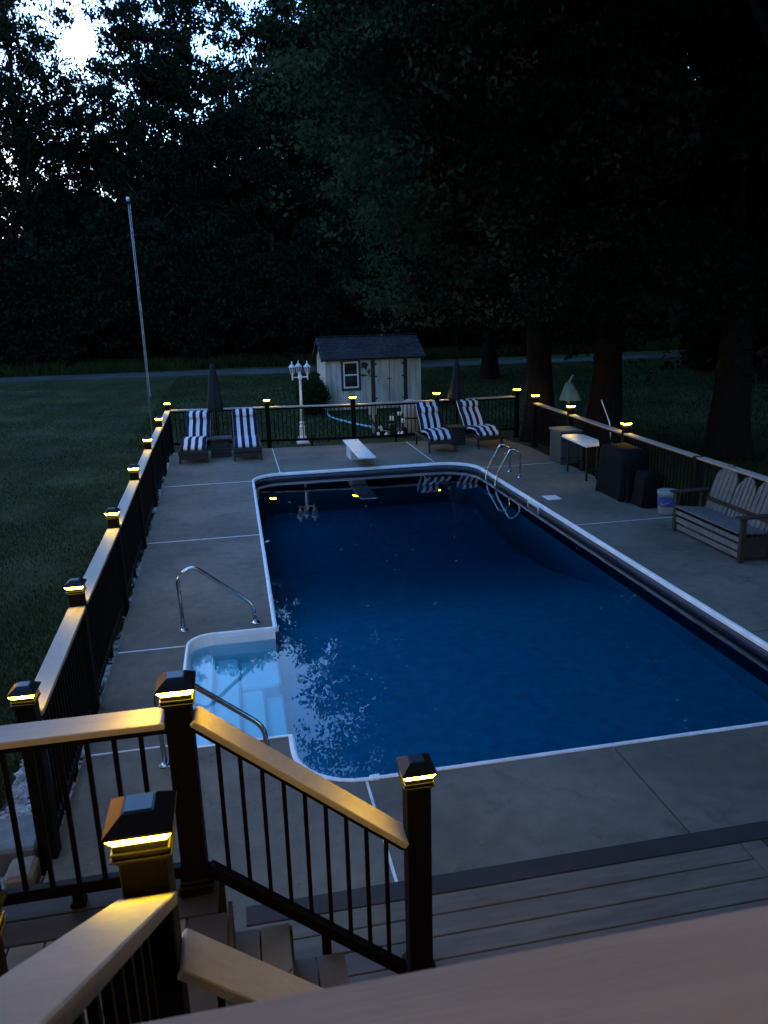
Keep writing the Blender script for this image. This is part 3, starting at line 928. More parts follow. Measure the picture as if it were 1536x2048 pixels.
# upper flight rail E with post C
rs3 = thing("stair_railing", "nearest stair railing with cap board lit bright yellow under the big post light", "railing")
post(rs3, Cp[0], Cp[1], LZ, 2.255)
E_top = (-0.30, 0.55)
sE = 0.70; runE = Cp[1] - E_top[1]
zE = 2.03 - 0.056 * sE
rail_bay(rs3, E_top, Cp, zE + sE * runE, zE, zE - .90 + sE * runE, zE - .90, 10, cap_w=0.142, foot=False, trim=0.056, screws=True)
# opposite stair post at the frame's edge
rs4 = thing("stair_railing", "stair post with glowing cap edge just inside the left border", "railing")
post(rs4, -0.785, 1.845, LZ, 1.93)
rail_bay(rs4, (-0.785, 1.845), (-2.3, 1.845), 1.74, 1.74, 0.95, 0.95, 13, foot=False)
# upper flight steps
fl2 = thing("stair_flight", "upper stair flight beside the nearest railing leading to the house deck", "stairs")
nst = 4
for i in range(nst):
    z = LZ + (UZ - LZ) / (nst + 1) * (i + 1); y1 = 1.60 - 0.27 * i
    mb = MB(); mb.box(-1.35, -0.37, y1 - .285, y1, z - .026, z, 0.003); mb.build("tread_board", 'deck_tan', fl2)
    mb = MB(); mb.box(-1.33, -0.39, y1 - .04, y1 - .02, z - (UZ - LZ) / (nst + 1), z - .028); mb.build("riser", 'deck_dark', fl2)
# house deck under the camera with the near railing
hd = thing("house_deck", "upper house deck with wide tan cap board across the bottom right", "deck")
for i in range(14):
    mb = MB(); mb.box(-1.4, 4.0, 0.48 - .1455 * (i + 1) + .006, 0.48 - .1455 * i, UZ - .025, UZ, 0.004); mb.build("deck_board", 'deck_tan', hd)
mb = MB(); mb.box(-1.4, 4.0, 0.455, 0.478, UZ - .28, UZ - .027); mb.build("fascia", 'deck_dark', hd)
for x in (-0.30, 1.9, 3.95):
    mb = MB(); mb.box(x - .056, x + .056, .49, .60, UZ - .3, 2.715, 0.004); mb.build("post", 'dark_metal', hd)
for x in (-1.2, 1.9, 3.9):
    for yy in (0.4, -1.4):
        mb = MB(); mb.box(x - .07, x + .07, yy - .07, yy + .07, -.12, UZ - .03); mb.build("support_post", 'deck_dark', hd)
mb = MB(); mb.box(-0.24, 4.0, 0.468, 0.622, 2.723, 2.75, 0.006); mb.build("cap_board", 'tan_board_x', hd)
mb = MB(); mb.box(-0.24, 1.84, 0.52, 0.565, 2.67, 2.722, 0.004); mb.box(1.96, 3.9, 0.52, 0.565, 2.67, 2.722, 0.004); mb.build("top_rail", 'dark_metal', hd)
mb = MB(); mb.box(-0.24, 1.84, 0.52, 0.565, 1.92, 1.97, 0.004); mb.box(1.96, 3.9, 0.52, 0.565, 1.92, 1.97, 0.004); mb.build("bottom_rail", 'dark_metal', hd)
for i in range(36):
    x = -0.17 + i * .112
    if abs(x - 1.9) < .08: continue
    baluster(hd, x, 0.5425, 1.96, 2.68)

# stone blocks and path at the lower left
wall = thing("stone_edging", "tan and grey stone edging blocks at the foot of the first left fence post", "stone edging")
mb = MB(); mb.box(-1.82, -1.47, 4.60, 4.98, -.12, .10, 0.02); mb.build("stone", 'stone_grey', wall)
mb = MB(); mb.box(-1.62, -1.45, 4.36, 4.58, -.12, .07, 0.025); mb.build("stone", 'stone_tan', wall)
mb = MB(); mb.box(-2.15, -1.84, 4.55, 4.92, -.12, .08, 0.025); mb.build("stone", 'stone_grey', wall)
mb = MB(); mb.prism([(-3.2, 2.2), (-1.45, 2.2), (-1.45, 4.30), (-3.2, 4.35)], -.12, -.03, 0.01)
tag(mb.build("stone_path", 'stone_grey'), "flat grey paving beside the stair landing", "path", kind="structure")

# ================================================================== POOL FITTINGS
def bez(pts, r, n=6):
    """polyline with rounded corners"""
    P = [Vector(p) for p in pts]; out = [P[0]]
    for i in range(1, len(P) - 1):
        a = (P[i - 1] - P[i]); b = (P[i + 1] - P[i])
        ra = min(r, a.length * .45, b.length * .45)
        p0 = P[i] + a.normalized() * ra; p1 = P[i] + b.normalized() * ra
        for k in range(n + 1):
            t = k / n
            out.append((p0 * (1 - t) + P[i] * t) * (1 - t) + (P[i] * (1 - t) + p1 * t) * t)
    out.append(P[-1]); return out
def flange(parent, x, y):
    mb = MB(); mb.lathe([(.052, 0.0), (.050, .008), (.036, .020), (.024, .026)], 20, (x, y, 0.001)); mb.build("flange", 'stainless', parent, True)
for yy, lab in ((8.18, "stainless grab rail on the far side of the white pool steps"), (5.52, "stainless grab rail on the near side of the pool steps, half hidden")):
    gr = thing("grab_rail", lab, "handrail", group="grab rails at the pool steps")
    mb = MB()
    mb.tube(bez([(-0.74, yy, 0.0), (-0.755, yy, 0.63), (-0.58, yy, 0.74), (0.035, yy + .01, 0.225), (0.05, yy + .01, 0.0)], 0.16, 8), 0.0215, 12)
    mb.build("tube", 'stainless', gr, True)
    flange(gr, -0.74, yy); flange(gr, 0.05, yy + .01)
lad = thing("pool_ladder", "stainless pool ladder with two arched rails on the right pool wall", "ladder")
for yy in (14.95, 14.36):
    mb = MB()
    mb.tube(bez([(5.53, yy, 0), (5.53, yy, 0.50), (5.33, yy, 0.62), (5.03, yy, 0.06), (5.00, yy, -0.25), (5.03, yy, -0.5)], 0.2, 8), 0.020, 12)
    mb.build("rail", 'stainless', lad, True); flange(lad, 5.53, yy)
for z in (-.17, -.40):
    mb = MB(); mb.box(4.955, 5.03, 14.38, 14.93, z - .02, z + .015, 0.008); mb.build("step", 'hose', lad)

db = thing("diving_board", "white diving board on a low stand at the far pool edge", "diving board", (2.67, 17.0, -0.11))
mb = MB(); mb.box(-.19, .19, -1.20, 1.17, 0.405, 0.445, 0.012); mb.build("board", 'white_plastic', db)
mb = MB(); mb.box(-.155, .155, -1.15, 1.1, 0.4452, 0.4475, 0.001); mb.build("tread_strip", 'white_paint', db)
mb = MB()
mb.prism([(-.15, .25), (.15, .25), (.17, 1.05), (-.17, 1.05)], 0.002, 0.05, .01)
vs = [(-.13, .32, .05), (.13, .32, .05), (.15, .95, .05), (-.15, .95, .05), (-.16, .08, .40), (.16, .08, .40), (.16, .75, .40), (-.16, .75, .40)]
mb.add(vs, [(3, 2, 1, 0), (4, 5, 6, 7), (0, 1, 5, 4), (1, 2, 6, 5), (2, 3, 7, 6), (3, 0, 4, 7)])
mb.build("stand", 'white_plastic', db)
mb = MB()
for x in (-.1, .1): mb.lathe([(.016, .4), (.016, .455), (.010, .46)], 8, (x, .95, 0))
mb.build("bolt", 'stainless', db)

# ================================================================== FURNITURE
def loft_rr(path, w, t, seg=3, puff=None):
    """sweep a rounded-rectangle section (width w in x, thickness t) along a path in the yz plane"""
    P = [Vector((0, p[0], p[1])) for p in path]; mb = MB(); vs = []; fs = []
    r = t * 0.48
    sec = []
    for cx, cz, a0 in ((w / 2 - r, t / 2 - r, 0), (-w / 2 + r, t / 2 - r, 90), (-w / 2 + r, -t / 2 + r, 180), (w / 2 - r, -t / 2 + r, 270)):
        for k in range(seg + 1):
            an = math.radians(a0 + 90 * k / seg); sec.append((cx + r * math.cos(an), cz + r * math.sin(an)))
    # extra points across the top for puffing
    n = len(sec)
    for i, p in enumerate(P):
        tg = (P[min(i + 1, len(P) - 1)] - P[max(i - 1, 0)]).normalized()
        nm = Vector((1, 0, 0)).cross(tg)
        e = 1.0
        if i == 0 or i == len(P) - 1: e = 0.55
        pf = puff(i) if puff else 1.0
        for x, z in sec:
            q = p + nm * (z * e * (pf if z > 0 else 1)) + Vector((x * (0.985 if e < 1 else 1), 0, 0))
            vs.append(q)
    for i in range(len(P) - 1):
        for k in range(n):
            fs.append((i * n + k, i * n + (k + 1) % n, (i + 1) * n + (k + 1) % n, (i + 1) * n + k))
    fs.append(tuple(range(n - 1, -1, -1))); fs.append(tuple((len(P) - 1) * n + k for k in range(n)))
    mb.add(vs, fs); return mb

def cushion_mesh(hump):
    pts = []
    hinge = (0.92, 0.40)
    for i in range(13):
        t = i / 12; y = 0.0 + hinge[0] * t
        z = 0.36 + (0.04 + hump * math.sin(PI * min(1, t * 1.05)) ** 1.2) * (1 - 0.0) * (t if t < .2 else 1) - (0.03 if i == 0 else 0)
        pts.append((y, z))
    back_l = 0.80; an = math.radians(50)
    for i in range(1, 12):
        t = i / 11
        pts.append((hinge[0] + math.cos(an) * back_l * t + 0.02, 0.42 + math.sin(an) * back_l * t + 0.02 * math.sin(PI * t * 2)))
    return loft_rr(pts, 0.59, 0.10, 3, lambda i: 1.0 + 0.30 * abs(math.sin(i * PI / 6))).mesh("cushion", 'stripe', True)
CUSH = {}
def lounger(label, x, y, rz, hump, wood=False, pill=(0.93, 0.12)):
    """origin at the foot end on the deck; the back rises towards +y"""
    t = thing("sun_lounger", label, "sun lounger", (x, y, 0), rz, "striped sun loungers along the far fence")
    fm = 'wicker'
    if hump not in CUSH: CUSH[hump] = cushion_mesh(hump)
    mb = MB()
    for sx in (-.31, .31): mb.box(sx - .02, sx + .02, -0.03, 1.45, 0.255, 0.315, 0.006)
    mb.box(-.33, .33, -.05, -.015, 0.22, 0.315, 0.006); mb.box(-.31, .31, 1.42, 1.45, 0.26, 0.31, 0.006)
    mb.build("frame", fm, t)
    mb = MB()
    for i in range(8): mb.box(-.30, .30, 0.03 + i * .112, 0.11 + i * .112, 0.290, 0.305)
    mb.build("seat_slats", fm, t)
    mb = MB(); mb.bar((0, .90, .33), (0, 1.44, .96), .60, .03, .006, up=(0, -0.75, 0.65)); mb.build("backrest", fm, t)
    for sx in (-.31, .31):
        for yy, lean in ((0.06, -.05), (1.30, .05)):
            mb = MB(); mb.bar((sx, yy + lean, 0.0), (sx, yy, .26), .045, .055, .005, up=(0, 1, 0)); mb.build("leg", fm, t)
    mb = MB(); mb.box(-.29, .29, 0.0, 0.02, 0.10, .22); mb.build("front_apron", fm, t) if not wood else None
    c = link("cushion", CUSH[hump], t)
    # head pillow
    b0 = Vector((0, 0.94 + math.cos(math.radians(50)) * .62 * pill[0] / .93, 0.42 + math.sin(math.radians(50)) * .62 * pill[0] / .93))
    nrm = Vector((0, -math.sin(math.radians(50)), math.cos(math.radians(50))))
    ctr = b0 + nrm * 0.085
    mb = MB(); rings = []
    for i in range(9):
        u = -0.25 + 0.5 * i / 8
        e = math.sqrt(max(0.02, 1 - (abs(u) / .262) ** 6))
        rings.append((u, e))
    vs = []; n = 12
    tg = Vector((0, math.cos(math.radians(50)), math.sin(math.radians(50))))
    for u, e in rings:
        for k in range(n):
            a = 2 * PI * k / n
            vs.append(ctr + Vector((u, 0, 0)) + tg * (math.cos(a) * .095 * e) + nrm * (math.sin(a) * .062 * e))
    fs = []
    for i in range(len(rings) - 1):
        for k in range(n): fs.append((i * n + k, i * n + (k + 1) % n, (i + 1) * n + (k + 1) % n, (i + 1) * n + k))
    fs.append(tuple(range(n - 1, -1, -1))); fs.append(tuple((len(rings) - 1) * n + k for k in range(n)))
    mb.add(vs, fs); pl = mb.build("pillow", 'stripe', t, True)
    mb = MB()
    for sx in (-.28, .28): mb.bar(ctr + Vector((sx * .86, 0, 0)), ctr + Vector((sx * 1.08, 0.02, -.02)), .02, .012)
    mb.build("strap", 'pump_black', pl)
    return t
lounger("striped lounger with humped cushion nearest the left fence corner", -1.03, 18.05, -0.10, 0.10)
lounger("flat striped lounger right of the dark side table, second from left", 0.215, 18.02, 0.0, 0.045)
lounger("striped lounger third from left with its pillow slid down the back", 4.76, 17.45, 0.0, 0.05, True, (0.80, .1))
lounger("rightmost striped lounger, turned slightly, in front of the right closed umbrella", 6.02, 17.62, 0.11, 0.05, True)

def side_table(label, x, y, w, rz=0):
    t = thing("side_table", label, "table", (x, y, 0), rz)
    mb = MB(); mb.box(-w / 2, w / 2, -.26, .26, .42, .455, .006); mb.build("table_top", 'wicker', t)
    mb = MB(); mb.box(-w / 2 + .04, w / 2 - .04, -.22, .22, .0, .36, .006); mb.box(-w / 2 + .06, w / 2 - .06, -.20, .20, .36, .42); mb.build("body", 'wicker', t)
    mb = MB()
    for i in range(4): mb.box(-w / 2 + .05, w / 2 - .05, -.224, -.221, .05 + i * .08, .06 + i * .08)
    mb.build("weave_band", 'grey_plastic', t)
side_table("dark wicker side table between the two left loungers", -0.40, 18.86, 0.56)
side_table("dark side table between the two right loungers", 5.42, 18.55, 0.44)

def umbrella(label, x, y, ztop, rtop, rbot, zbot, zwide):
    t = thing("closed_umbrella", label, "umbrella", (x, y, 0))
    mb = MB(); mb.tube([(0, 0, 0.03), (0, 0, ztop - .03)], 0.020, 10); mb.build("pole", 'dark_metal', t, True)
    mb = MB(); mb.lathe([(.20, 0.002), (.20, .03), (.17, .055), (.05, .07), (.04, .22), (.026, .23)], 20); mb.build("base", 'pump_black', t)
    mb = MB(); vs = []; fs = []; n = 32; m = 14
    for i in range(m + 1):
        u = i / m; z = ztop - .05 - (ztop - .05 - zbot) * u
        r = rtop + (rbot - rtop) * (u ** 0.75)
        if z < zwide: r *= 1 - 0.35 * ((zwide - z) / max(1e-3, zwide - zbot)) ** 2
        for k in range(n):
            a = 2 * PI * k / n
            fold = 1 + 0.22 * u * math.cos(8 * a + u * 1.4)
            zz = z + (0.05 * math.cos(8 * a) if i == m else 0)
            vs.append((r * fold * math.cos(a), r * fold * math.sin(a), zz))
    for i in range(m):
        for k in range(n): fs.append((i * n + k, (i + 1) * n + k, (i + 1) * n + (k + 1) % n, i * n + (k + 1) % n))
    fs.append(tuple(range(n)))
    mb.add(vs, fs); c = mb.build("canopy", 'umbrella', t, True)
    mb = MB(); mb.lathe([(.012, ztop - .05), (.022, ztop - .03), (.018, ztop), (.004, ztop + .03)], 12); mb.build("finial", 'dark_metal', t)
umbrella("closed dark umbrella standing behind the left side table", -0.47, 19.38, 2.22, 0.045, 0.195, 1.02, 1.20)
umbrella("closed dark umbrella, wider cone, behind the right loungers", 5.66, 19.30, 2.10, 0.025, 0.21, 0.98, 1.0)

# ---- white triple lantern post
lp = thing("lamp_post", "white three-lantern garden lamp post behind the far fence", "lamp post", (1.74, 20.75, -0.12))
mb = MB()
mb.box(-.17, .17, -.17, .17, 0.0, .03, .008)
mb.lathe([(.13, .03), (.13, .06), (.09, .09), (.085, .12), (.115, .15), (.115, .17), (.075, .2), (.07, .36), (.062, .40), (.085, .43), (.085, .455), (.05, .475), (.048, .53), (.072, .55), (.072, .57), (.042, .59)], 16)
mb.build("base", 'white_paint', lp)
mb = MB(); mb.tube([(0, 0, .58), (.015, 0, 1.15), (.02, 0, 1.74)], [.043, .038, .032], 12); mb.build("pole", 'white_paint', lp, True)
mb = MB(); mb.lathe([(.034, 1.70), (.06, 1.73), (.06, 1.79), (.04, 1.83), (.03, 1.90)], 12, (.02, 0, 0)); mb.build("hub", 'white_paint', lp)
for an, rr in ((200, .22), (95, .17), (-12, .20)):
    a = math.radians(an); ex, ey = .02 + rr * math.cos(a), rr * math.sin(a)
    mb = MB(); mb.tube([(.02, 0, 1.77), (ex, ey, 1.77)], .014, 8); mb.tube([(ex, ey, 1.70), (ex, ey, 1.85)], [.016, .022], 8); mb.build("arm", 'white_paint', lp)
    ln = link("lantern", None, lp, (ex, ey, 1.85)); ln.empty_display_size = .05
    mb = MB(); mb.lathe([(.030, .0), (.042, .012), (.042, .02)], 6)
    for k in range(6):
        b = 2 * PI * (k + .5) / 6
        mb.tube([(.046 * math.cos(b), .046 * math.sin(b), .018), (.078 * math.cos(b), .078 * math.sin(b), .182)], .006, 5)
    mb.lathe([(.082, .176), (.106, .186), (.104, .196), (.052, .245), (.042, .262), (.020, .272), (.014, .290), (.024, .305), (.016, .325), (.004, .35)], 6)
    mb.build("frame", 'white_paint', ln)
    mb = MB(); mb.lathe([(.040, .02), (.071, .178)], 6); mb.build("glass", 'lamp_glass', ln)

# ---- flag pole
fp = thing("flag_pole", "tall thin bare flagpole standing on the lawn behind the left fence", "flagpole", (-2.42, 23.2, -0.12))
mb = MB(); mb.tube([(0, 0, 0), (0.02, 0, 3.2), (.0, 0, 6.42)], [.026, .022, .016], 10); mb.build("pole", 'flag_pole', fp, True)
mb = MB(); mb.lathe([(.04, 6.40), (.085, 6.42), (.085, 6.44), (.03, 6.46)], 12); mb.box(-.10, .10, -.012, .012, 6.425, 6.45); mb.build("truck", 'dark_metal', fp)
mb = MB(); mb.lathe([(.008, 6.46), (.04, 6.48), (.052, 6.52), (.04, 6.56), (.008, 6.575)], 12); mb.build("ball", 'white_plastic', fp, True)
mb = MB(); mb.tube([(.05, -.02, 1.2), (.06, -.03, 3.5), (.045, -.01, 6.4)], .005, 5); mb.build("rope", 'white_plastic', fp)

# ---- shed
SX0, SX1, SY0, SY1, SZ0, SZE, SZR = 3.18, 6.60, 27.0, 29.6, -0.10, 1.72, 2.34
shed = thing("garden_shed", "small white garden shed with dark roof and rose ornament behind the far fence", "shed", (0, 0, 0))
bw = 0.205
n = round((SX1 - SX0) / bw)
for i in range(n):
    x0 = SX0 + (SX1 - SX0) * i / n; x1 = SX0 + (SX1 - SX0) * (i + 1) / n
    jy = random.uniform(-.003, .003)
    mb = MB(); mb.box(x0 + .005, x1 - .005, SY0 + jy, SY0 + .03, SZ0, SZE + .02, .004); mb.build("siding_board", 'shed_wall', shed)
mb = MB(); mb.box(SX0 + .03, SX1 - .03, SY0 + .02, SY1 - .02, SZ0 + .01, SZE - .02); mb.build("wall_core", 'shed_trim', shed)
ymid = (SY0 + SY1) / 2
n = 11
for i in range(n):
    for xs_, flip in ((SX0, 0), (SX1, 1)):
        y0 = SY0 + .03 + (SY1 - SY0 - .03) * i / n + .005; y1 = SY0 + .03 + (SY1 - SY0 - .03) * (i + 1) / n - .005
        top = lambda y: SZE + (SZR - .05 - SZE) * (1 - abs(y - ymid) / ((SY1 - SY0) / 2)) - .02
        xa, xb = (xs_, xs_ + .03) if not flip else (xs_ - .03, xs_)
        ys_ = [y0, y1] if not (y0 < ymid < y1) else [y0, ymid, y1]
        vs = []; 
        loop = [(y0, SZ0), (y1, SZ0)] + [(y, top(y)) for y in reversed(ys_)]
        k = len(loop)
        vs = [(xa, y, z) for y, z in loop] + [(xb, y, z) for y, z in loop]
        mb = MB(); mb.add(vs, [tuple(range(k - 1, -1, -1)), tuple(range(k, 2 * k))] + [(j, (j + 1) % k, k + (j + 1) % k, k + j) for j in range(k)])
        mb.build("siding_board", 'shed_wall', shed)
# roof planes built of shingle courses
roof = link("roof", None, shed); roof.empty_display_size = .1
sl_len = math.hypot(ymid - SY0 + .16, SZR - SZE + .09)
for side in (-1, 1):
    e = Vector((0, ymid + side * ((SY1 - SY0) / 2 + .16), SZE - .06)); r_ = Vector((0, ymid, SZR + .03))
    d = (r_ - e); L_ = d.length; d.normalize()
    mb = MB(); mb.bar((SX0 - .14, (e.y + r_.y) / 2, (e.z + r_.z) / 2), (SX1 + .14, (e.y + r_.y) / 2, (e.z + r_.z) / 2), L_, .025, 0, up=(0, -side * -d.z if False else (d.z * side), abs(d.y)))
    mb.build("roof_deck", 'shed_trim', roof)
    rows = 10
    if side == -1:
        nt_ = 22
        for ri in range(rows):
            for ci in range(nt_):
                xa = SX0 - .15 + (SX1 - SX0 + .30) * ci / nt_ + (0.0 if ri % 2 else -.0)
                off = (SX1 - SX0 + .30) / nt_
                p0 = e + d * (L_ * ri / rows - .01); p1 = e + d * (L_ * (ri + 1) / rows + .03)
                nrm = Vector((0, -d.z, d.y)) if d.y > 0 else Vector((0, d.z, -d.y))
                lift = random.uniform(.016, .024)
                xa2 = xa + (off / 2 if ri % 2 else 0)
                if xa2 + off > SX1 + .16: continue
                a0 = p0 + nrm * (lift + .012); b0 = p1 + nrm * (lift)
                mb = MB(); mb.bar((xa2 + off / 2, a0.y, a0.z), (xa2 + off / 2, b0.y, b0.z), off - .006, .008, 0, up=nrm)
                mb.build("shingle", 'shingle', roof)
mb = MB(); mb.bar((SX0 - .15, ymid, SZR + .07), (SX1 + .15, ymid, SZR + .07), .16, .02, .004); mb.build("ridge_cap", 'shingle', roof)
mb = MB(); mb.box(SX0 - .14, SX1 + .14, SY0 - .14, SY0 - .118, SZE - .10, SZE - .005); mb.build("eave_board", 'shed_trim', shed)
mb = MB()
for side in (-1, 1):
    mb.bar((SX0 - .14, ymid + side * ((SY1 - SY0) / 2 + .15), SZE - .09), (SX0 - .14, ymid, SZR - .01), .02, .08, 0, up=(0, 0, 1))
mb.build("barge_board", 'shed_trim', shed)
# window
wx0, wx1, wz0, wz1 = 3.80, 4.34, 0.66, 1.58
wd = link("window", None, shed, (0, 0, 0)); wd.empty_display_size = .1
mb = MB()
for bx in ((wx0 - .075, wx0, wz0 - .09, wz1 + .07), (wx1, wx1 + .075, wz0 - .09, wz1 + .07)):
    mb.box(bx[0], bx[1], SY0 - .035, SY0 - .005, bx[2], bx[3], .004)
mb.box(wx0, wx1, SY0 - .036, SY0 - .006, wz1 + .0, wz1 + .07, .004); mb.box(wx0, wx1, SY0 - .036, SY0 - .006, wz0 - .09, wz0 - .0, .004)
mb.build("trim", 'shed_trim', wd)
mb = MB(); zm = (wz0 + wz1) / 2
for (a_, b_, c_, d_) in ((wx0, wx0 + .05, wz0, wz1), (wx1 - .05, wx1, wz0, wz1)):
    mb.box(a_, b_, SY0 - .028, SY0 - .004, c_, d_)
for (c_, d_) in ((wz0, wz0 + .055), (zm - .025, zm + .025), (wz1 - .05, wz1)):
    mb.box(wx0 + .05, wx1 - .05, SY0 - .027, SY0 - .005, c_, d_)
mb.build("sash", 'white_paint', wd)
for (c_, d_) in ((wz0 + .055, zm - .025), (zm + .025, wz1 - .05)):
    mb = MB(); mb.box(wx0 + .05, wx1 - .05, SY0 - .014, SY0 - .006, c_, d_); mb.build("pane", 'window_glass', wd)
# door leaves, dark jambs, latch, hinges
for x in (4.86, 6.02):
    mb = MB(); mb.box(x - .07, x + .07, SY0 - .034, SY0 - .005, SZ0 + .02, SZE - .07, .004); mb.build("door_jamb", 'shed_trim', shed)
for x0, x1 in ((4.925, 5.435), (5.455, 5.955)):
    dr = link("door", None, shed); dr.empty_display_size = .1
    for i in range(3):
        a_ = x0 + (x1 - x0) * i / 3; b_ = x0 + (x1 - x0) * (i + 1) / 3
        mb = MB(); mb.box(a_ + .003, b_ - .003, SY0 - .030, SY0 - .006, SZ0 + .05, SZE - .09, .003); mb.build("door_board", 'shed_wall', dr)
    xh = x0 if x0 < 5.2 else x1
    for z in (.25, 1.02, 1.45):
        mb = MB(); sgn = 1 if x0 < 5.2 else -1
        mb.bar((xh, SY0 - .034, z), (xh + sgn * .07, SY0 - .034, z + .02), .008, .05, 0); mb.build("hinge", 'shed_trim', dr)
mb = MB(); mb.lathe([(.02, -.006), (.02, .006)], 10, (0, 0, 0)); 
mb = MB(); mb.box(5.38, 5.51, SY0 - .042, SY0 - .031, .93, .955); mb.box(5.37, 5.40, SY0 - .046, SY0 - .031, .91, .975, .004); mb.box(5.49, 5.52, SY0 - .046, SY0 - .031, .91, .975, .004); mb.build("latch", 'shed_trim', shed)
mb = MB(); mb.box(5.437, 5.453, SY0 - .02, SY0 - .008, SZ0 + .05, SZE - .09); mb.build("door_gap", 'shed_trim', shed)
# rose ornament: bloom, stem and leaves cut from dark sheet
mb = MB()
def disc(poly): mb.add([(x, SY0 - .030, z) for x, z in poly] + [(x, SY0 - .012, z) for x, z in poly],
                       [tuple(range(len(poly))), tuple(range(2 * len(poly) - 1, len(poly) - 1, -1))] + [(i, len(poly) + i, len(poly) + (i + 1) % len(poly), (i + 1) % len(poly)) for i in range(len(poly))])
bloom = [(4.56 + (.125 + .022 * math.sin(5 * a + 1)) * math.cos(a), 1.43 + (.115 + .018 * math.sin(4 * a)) * math.sin(a)) for a in [2 * PI * k / 22 for k in range(22)]]
disc(bloom)
def leaf(cx, cz, L_, w_, an):
    an = math.radians(an); pts = []
    for k in range(12):
        a = 2 * PI * k / 12; u = math.cos(a) * L_ / 2; v = math.sin(a) * w_ / 2 * (1 - .3 * math.cos(a))
        pts.append((cx + u * math.cos(an) - v * math.sin(an), cz + u * math.sin(an) + v * math.cos(an)))
    disc(pts)
leaf(4.53, 1.09, .24, .075, -4); leaf(4.72, 1.22, .22, .075, 80)
mb.bar((4.58, SY0 - .02, 1.34), (4.70, SY0 - .02, 1.14), .012, .026); mb.bar((4.69, SY0 - .0201, 1.15), (4.79, SY0 - .0201, 1.02), .012, .03)
mb.build("rose_ornament", 'shed_trim', shed)
# butterfly ornament on the gable
mb = MB()
for yy, zz, ry, rz_ in ((28.02, 1.80, .16, .12), (28.45, 1.84, .17, .13), (28.08, 1.68, .11, .08), (28.40, 1.70, .11, .08)):
    pts = [(yy + ry * math.cos(2 * PI * k / 12), zz + rz_ * math.sin(2 * PI * k / 12)) for k in range(12)]
    mb.add([(SX0 - .02, y, z) for y, z in pts] + [(SX0 - .006, y, z) for y, z in pts], [tuple(range(12)), tuple(range(23, 11, -1))] + [(i, (i + 1) % 12, 12 + (i + 1) % 12, 12 + i) for i in range(12)])
mb.build("butterfly_ornament", 'shed_trim', shed)
mb = MB(); mb.box(SX0 + .0, SX1, SY0 + .05, SY1 - .05, -.12, SZ0); mb.build("skid", 'shed_trim', shed)

# ---- pool pump and filter behind the far fence
pump = thing("pool_pump", "black and white pump valves and pipes behind the far fence", "pump", (4.25, 20.9, -0.12))
mb = MB(); mb.lathe([(.14, .0), (.14, .05), (.09, .07), (.09, .30), (.11, .31), (.11, .34), (.05, .37)], 14); mb.build("strainer_pot", 'pump_black', pump)
mb = MB(); mb.tube([(.08, 0, .16), (.42, .05, .16)], .085, 12); mb.build("motor", 'pump_black', pump, True)
mb = MB(); mb.tube(bez([(0, 0, .35), (0, 0, .62), (.30, 0, .66), (.32, 0, .2)], .08), .028, 8); mb.tube(bez([(-.05, -.05, .2), (-.45, -.05, .28), (-.62, 0, .62)], .08), .028, 8)
mb.build("pipe", 'pump_black', pump, True)
for p, q, r in (((0, -.02, .46), (0, -.02, .58), .055), ((.17, 0, .63), (.27, 0, .64), .052), ((.32, -.01, .38), (.32, -.01, .50), .05), ((-.30, -.09, .20), (-.36, -.09, .32), .05), ((-.12, -.10, .05), (-.2, -.13, .12), .05), ((.14, -.14, .04), (.20, -.16, .14), .05), ((.26, -.14, .04), (.28, -.14, .16), .045), ((-.38, -.12, .03), (-.42, -.12, .16), .045)):
    mb = MB(); mb.tube([p, q], r, 10); mb.build("valve", 'white_plastic', pump, True)
tank = thing("filter_tank", "grey domed pool filter tank in front of the shed door", "filter tank", (4.98, 21.6, -0.12))
mb = MB(); mb.lathe([(.28, 0), (.30, .04), (.30, .72), (.29, .80), (.24, .88), (.14, .93), (.05, .945)], 24); mb.build("tank_body", 'tank_grey', tank, True)
mb = MB(); mb.lathe([(.312, .40), (.312, .45)], 24); mb.build("band", 'pump_black', tank)
mb = MB(); mb.tube(bez([(-.28, -.05, .36), (-.52, -.05, .36), (-.56, -.3, .36)], .06), .03, 8); mb.build("pipe", 'pump_black', tank, True)
pb = thing("electric_box", "small pale utility box on a post left of the pump", "utility box", (3.86, 21.6, -0.12))
mb = MB(); mb.box(-.12, .0, -.05, .05, .55, .87, .01); mb.box(.02, .10, -.04, .04, .55, .90, .01); mb.build("box", 'tank_grey', pb)
mb = MB(); mb.box(-.03, .03, -.03, .03, 0, .56); mb.build("post", 'tank_grey', pb)
hs = thing("garden_hose", "pale blue hose lying on the grass between shed and fence", "hose")
mb = MB(); mb.tube([(3.25, 27.2, .30), (3.12, 26.6, .05), (3.05, 26.0, -.07), (3.10, 25.2, -.085), (3.30, 24.4, -.085), (3.65, 23.4, -.085), (4.0, 22.6, -.085), (4.2, 22.0, -.085), (4.3, 21.4, -.04)], .034, 8)
mb.build("hose", 'hose', hs, True)

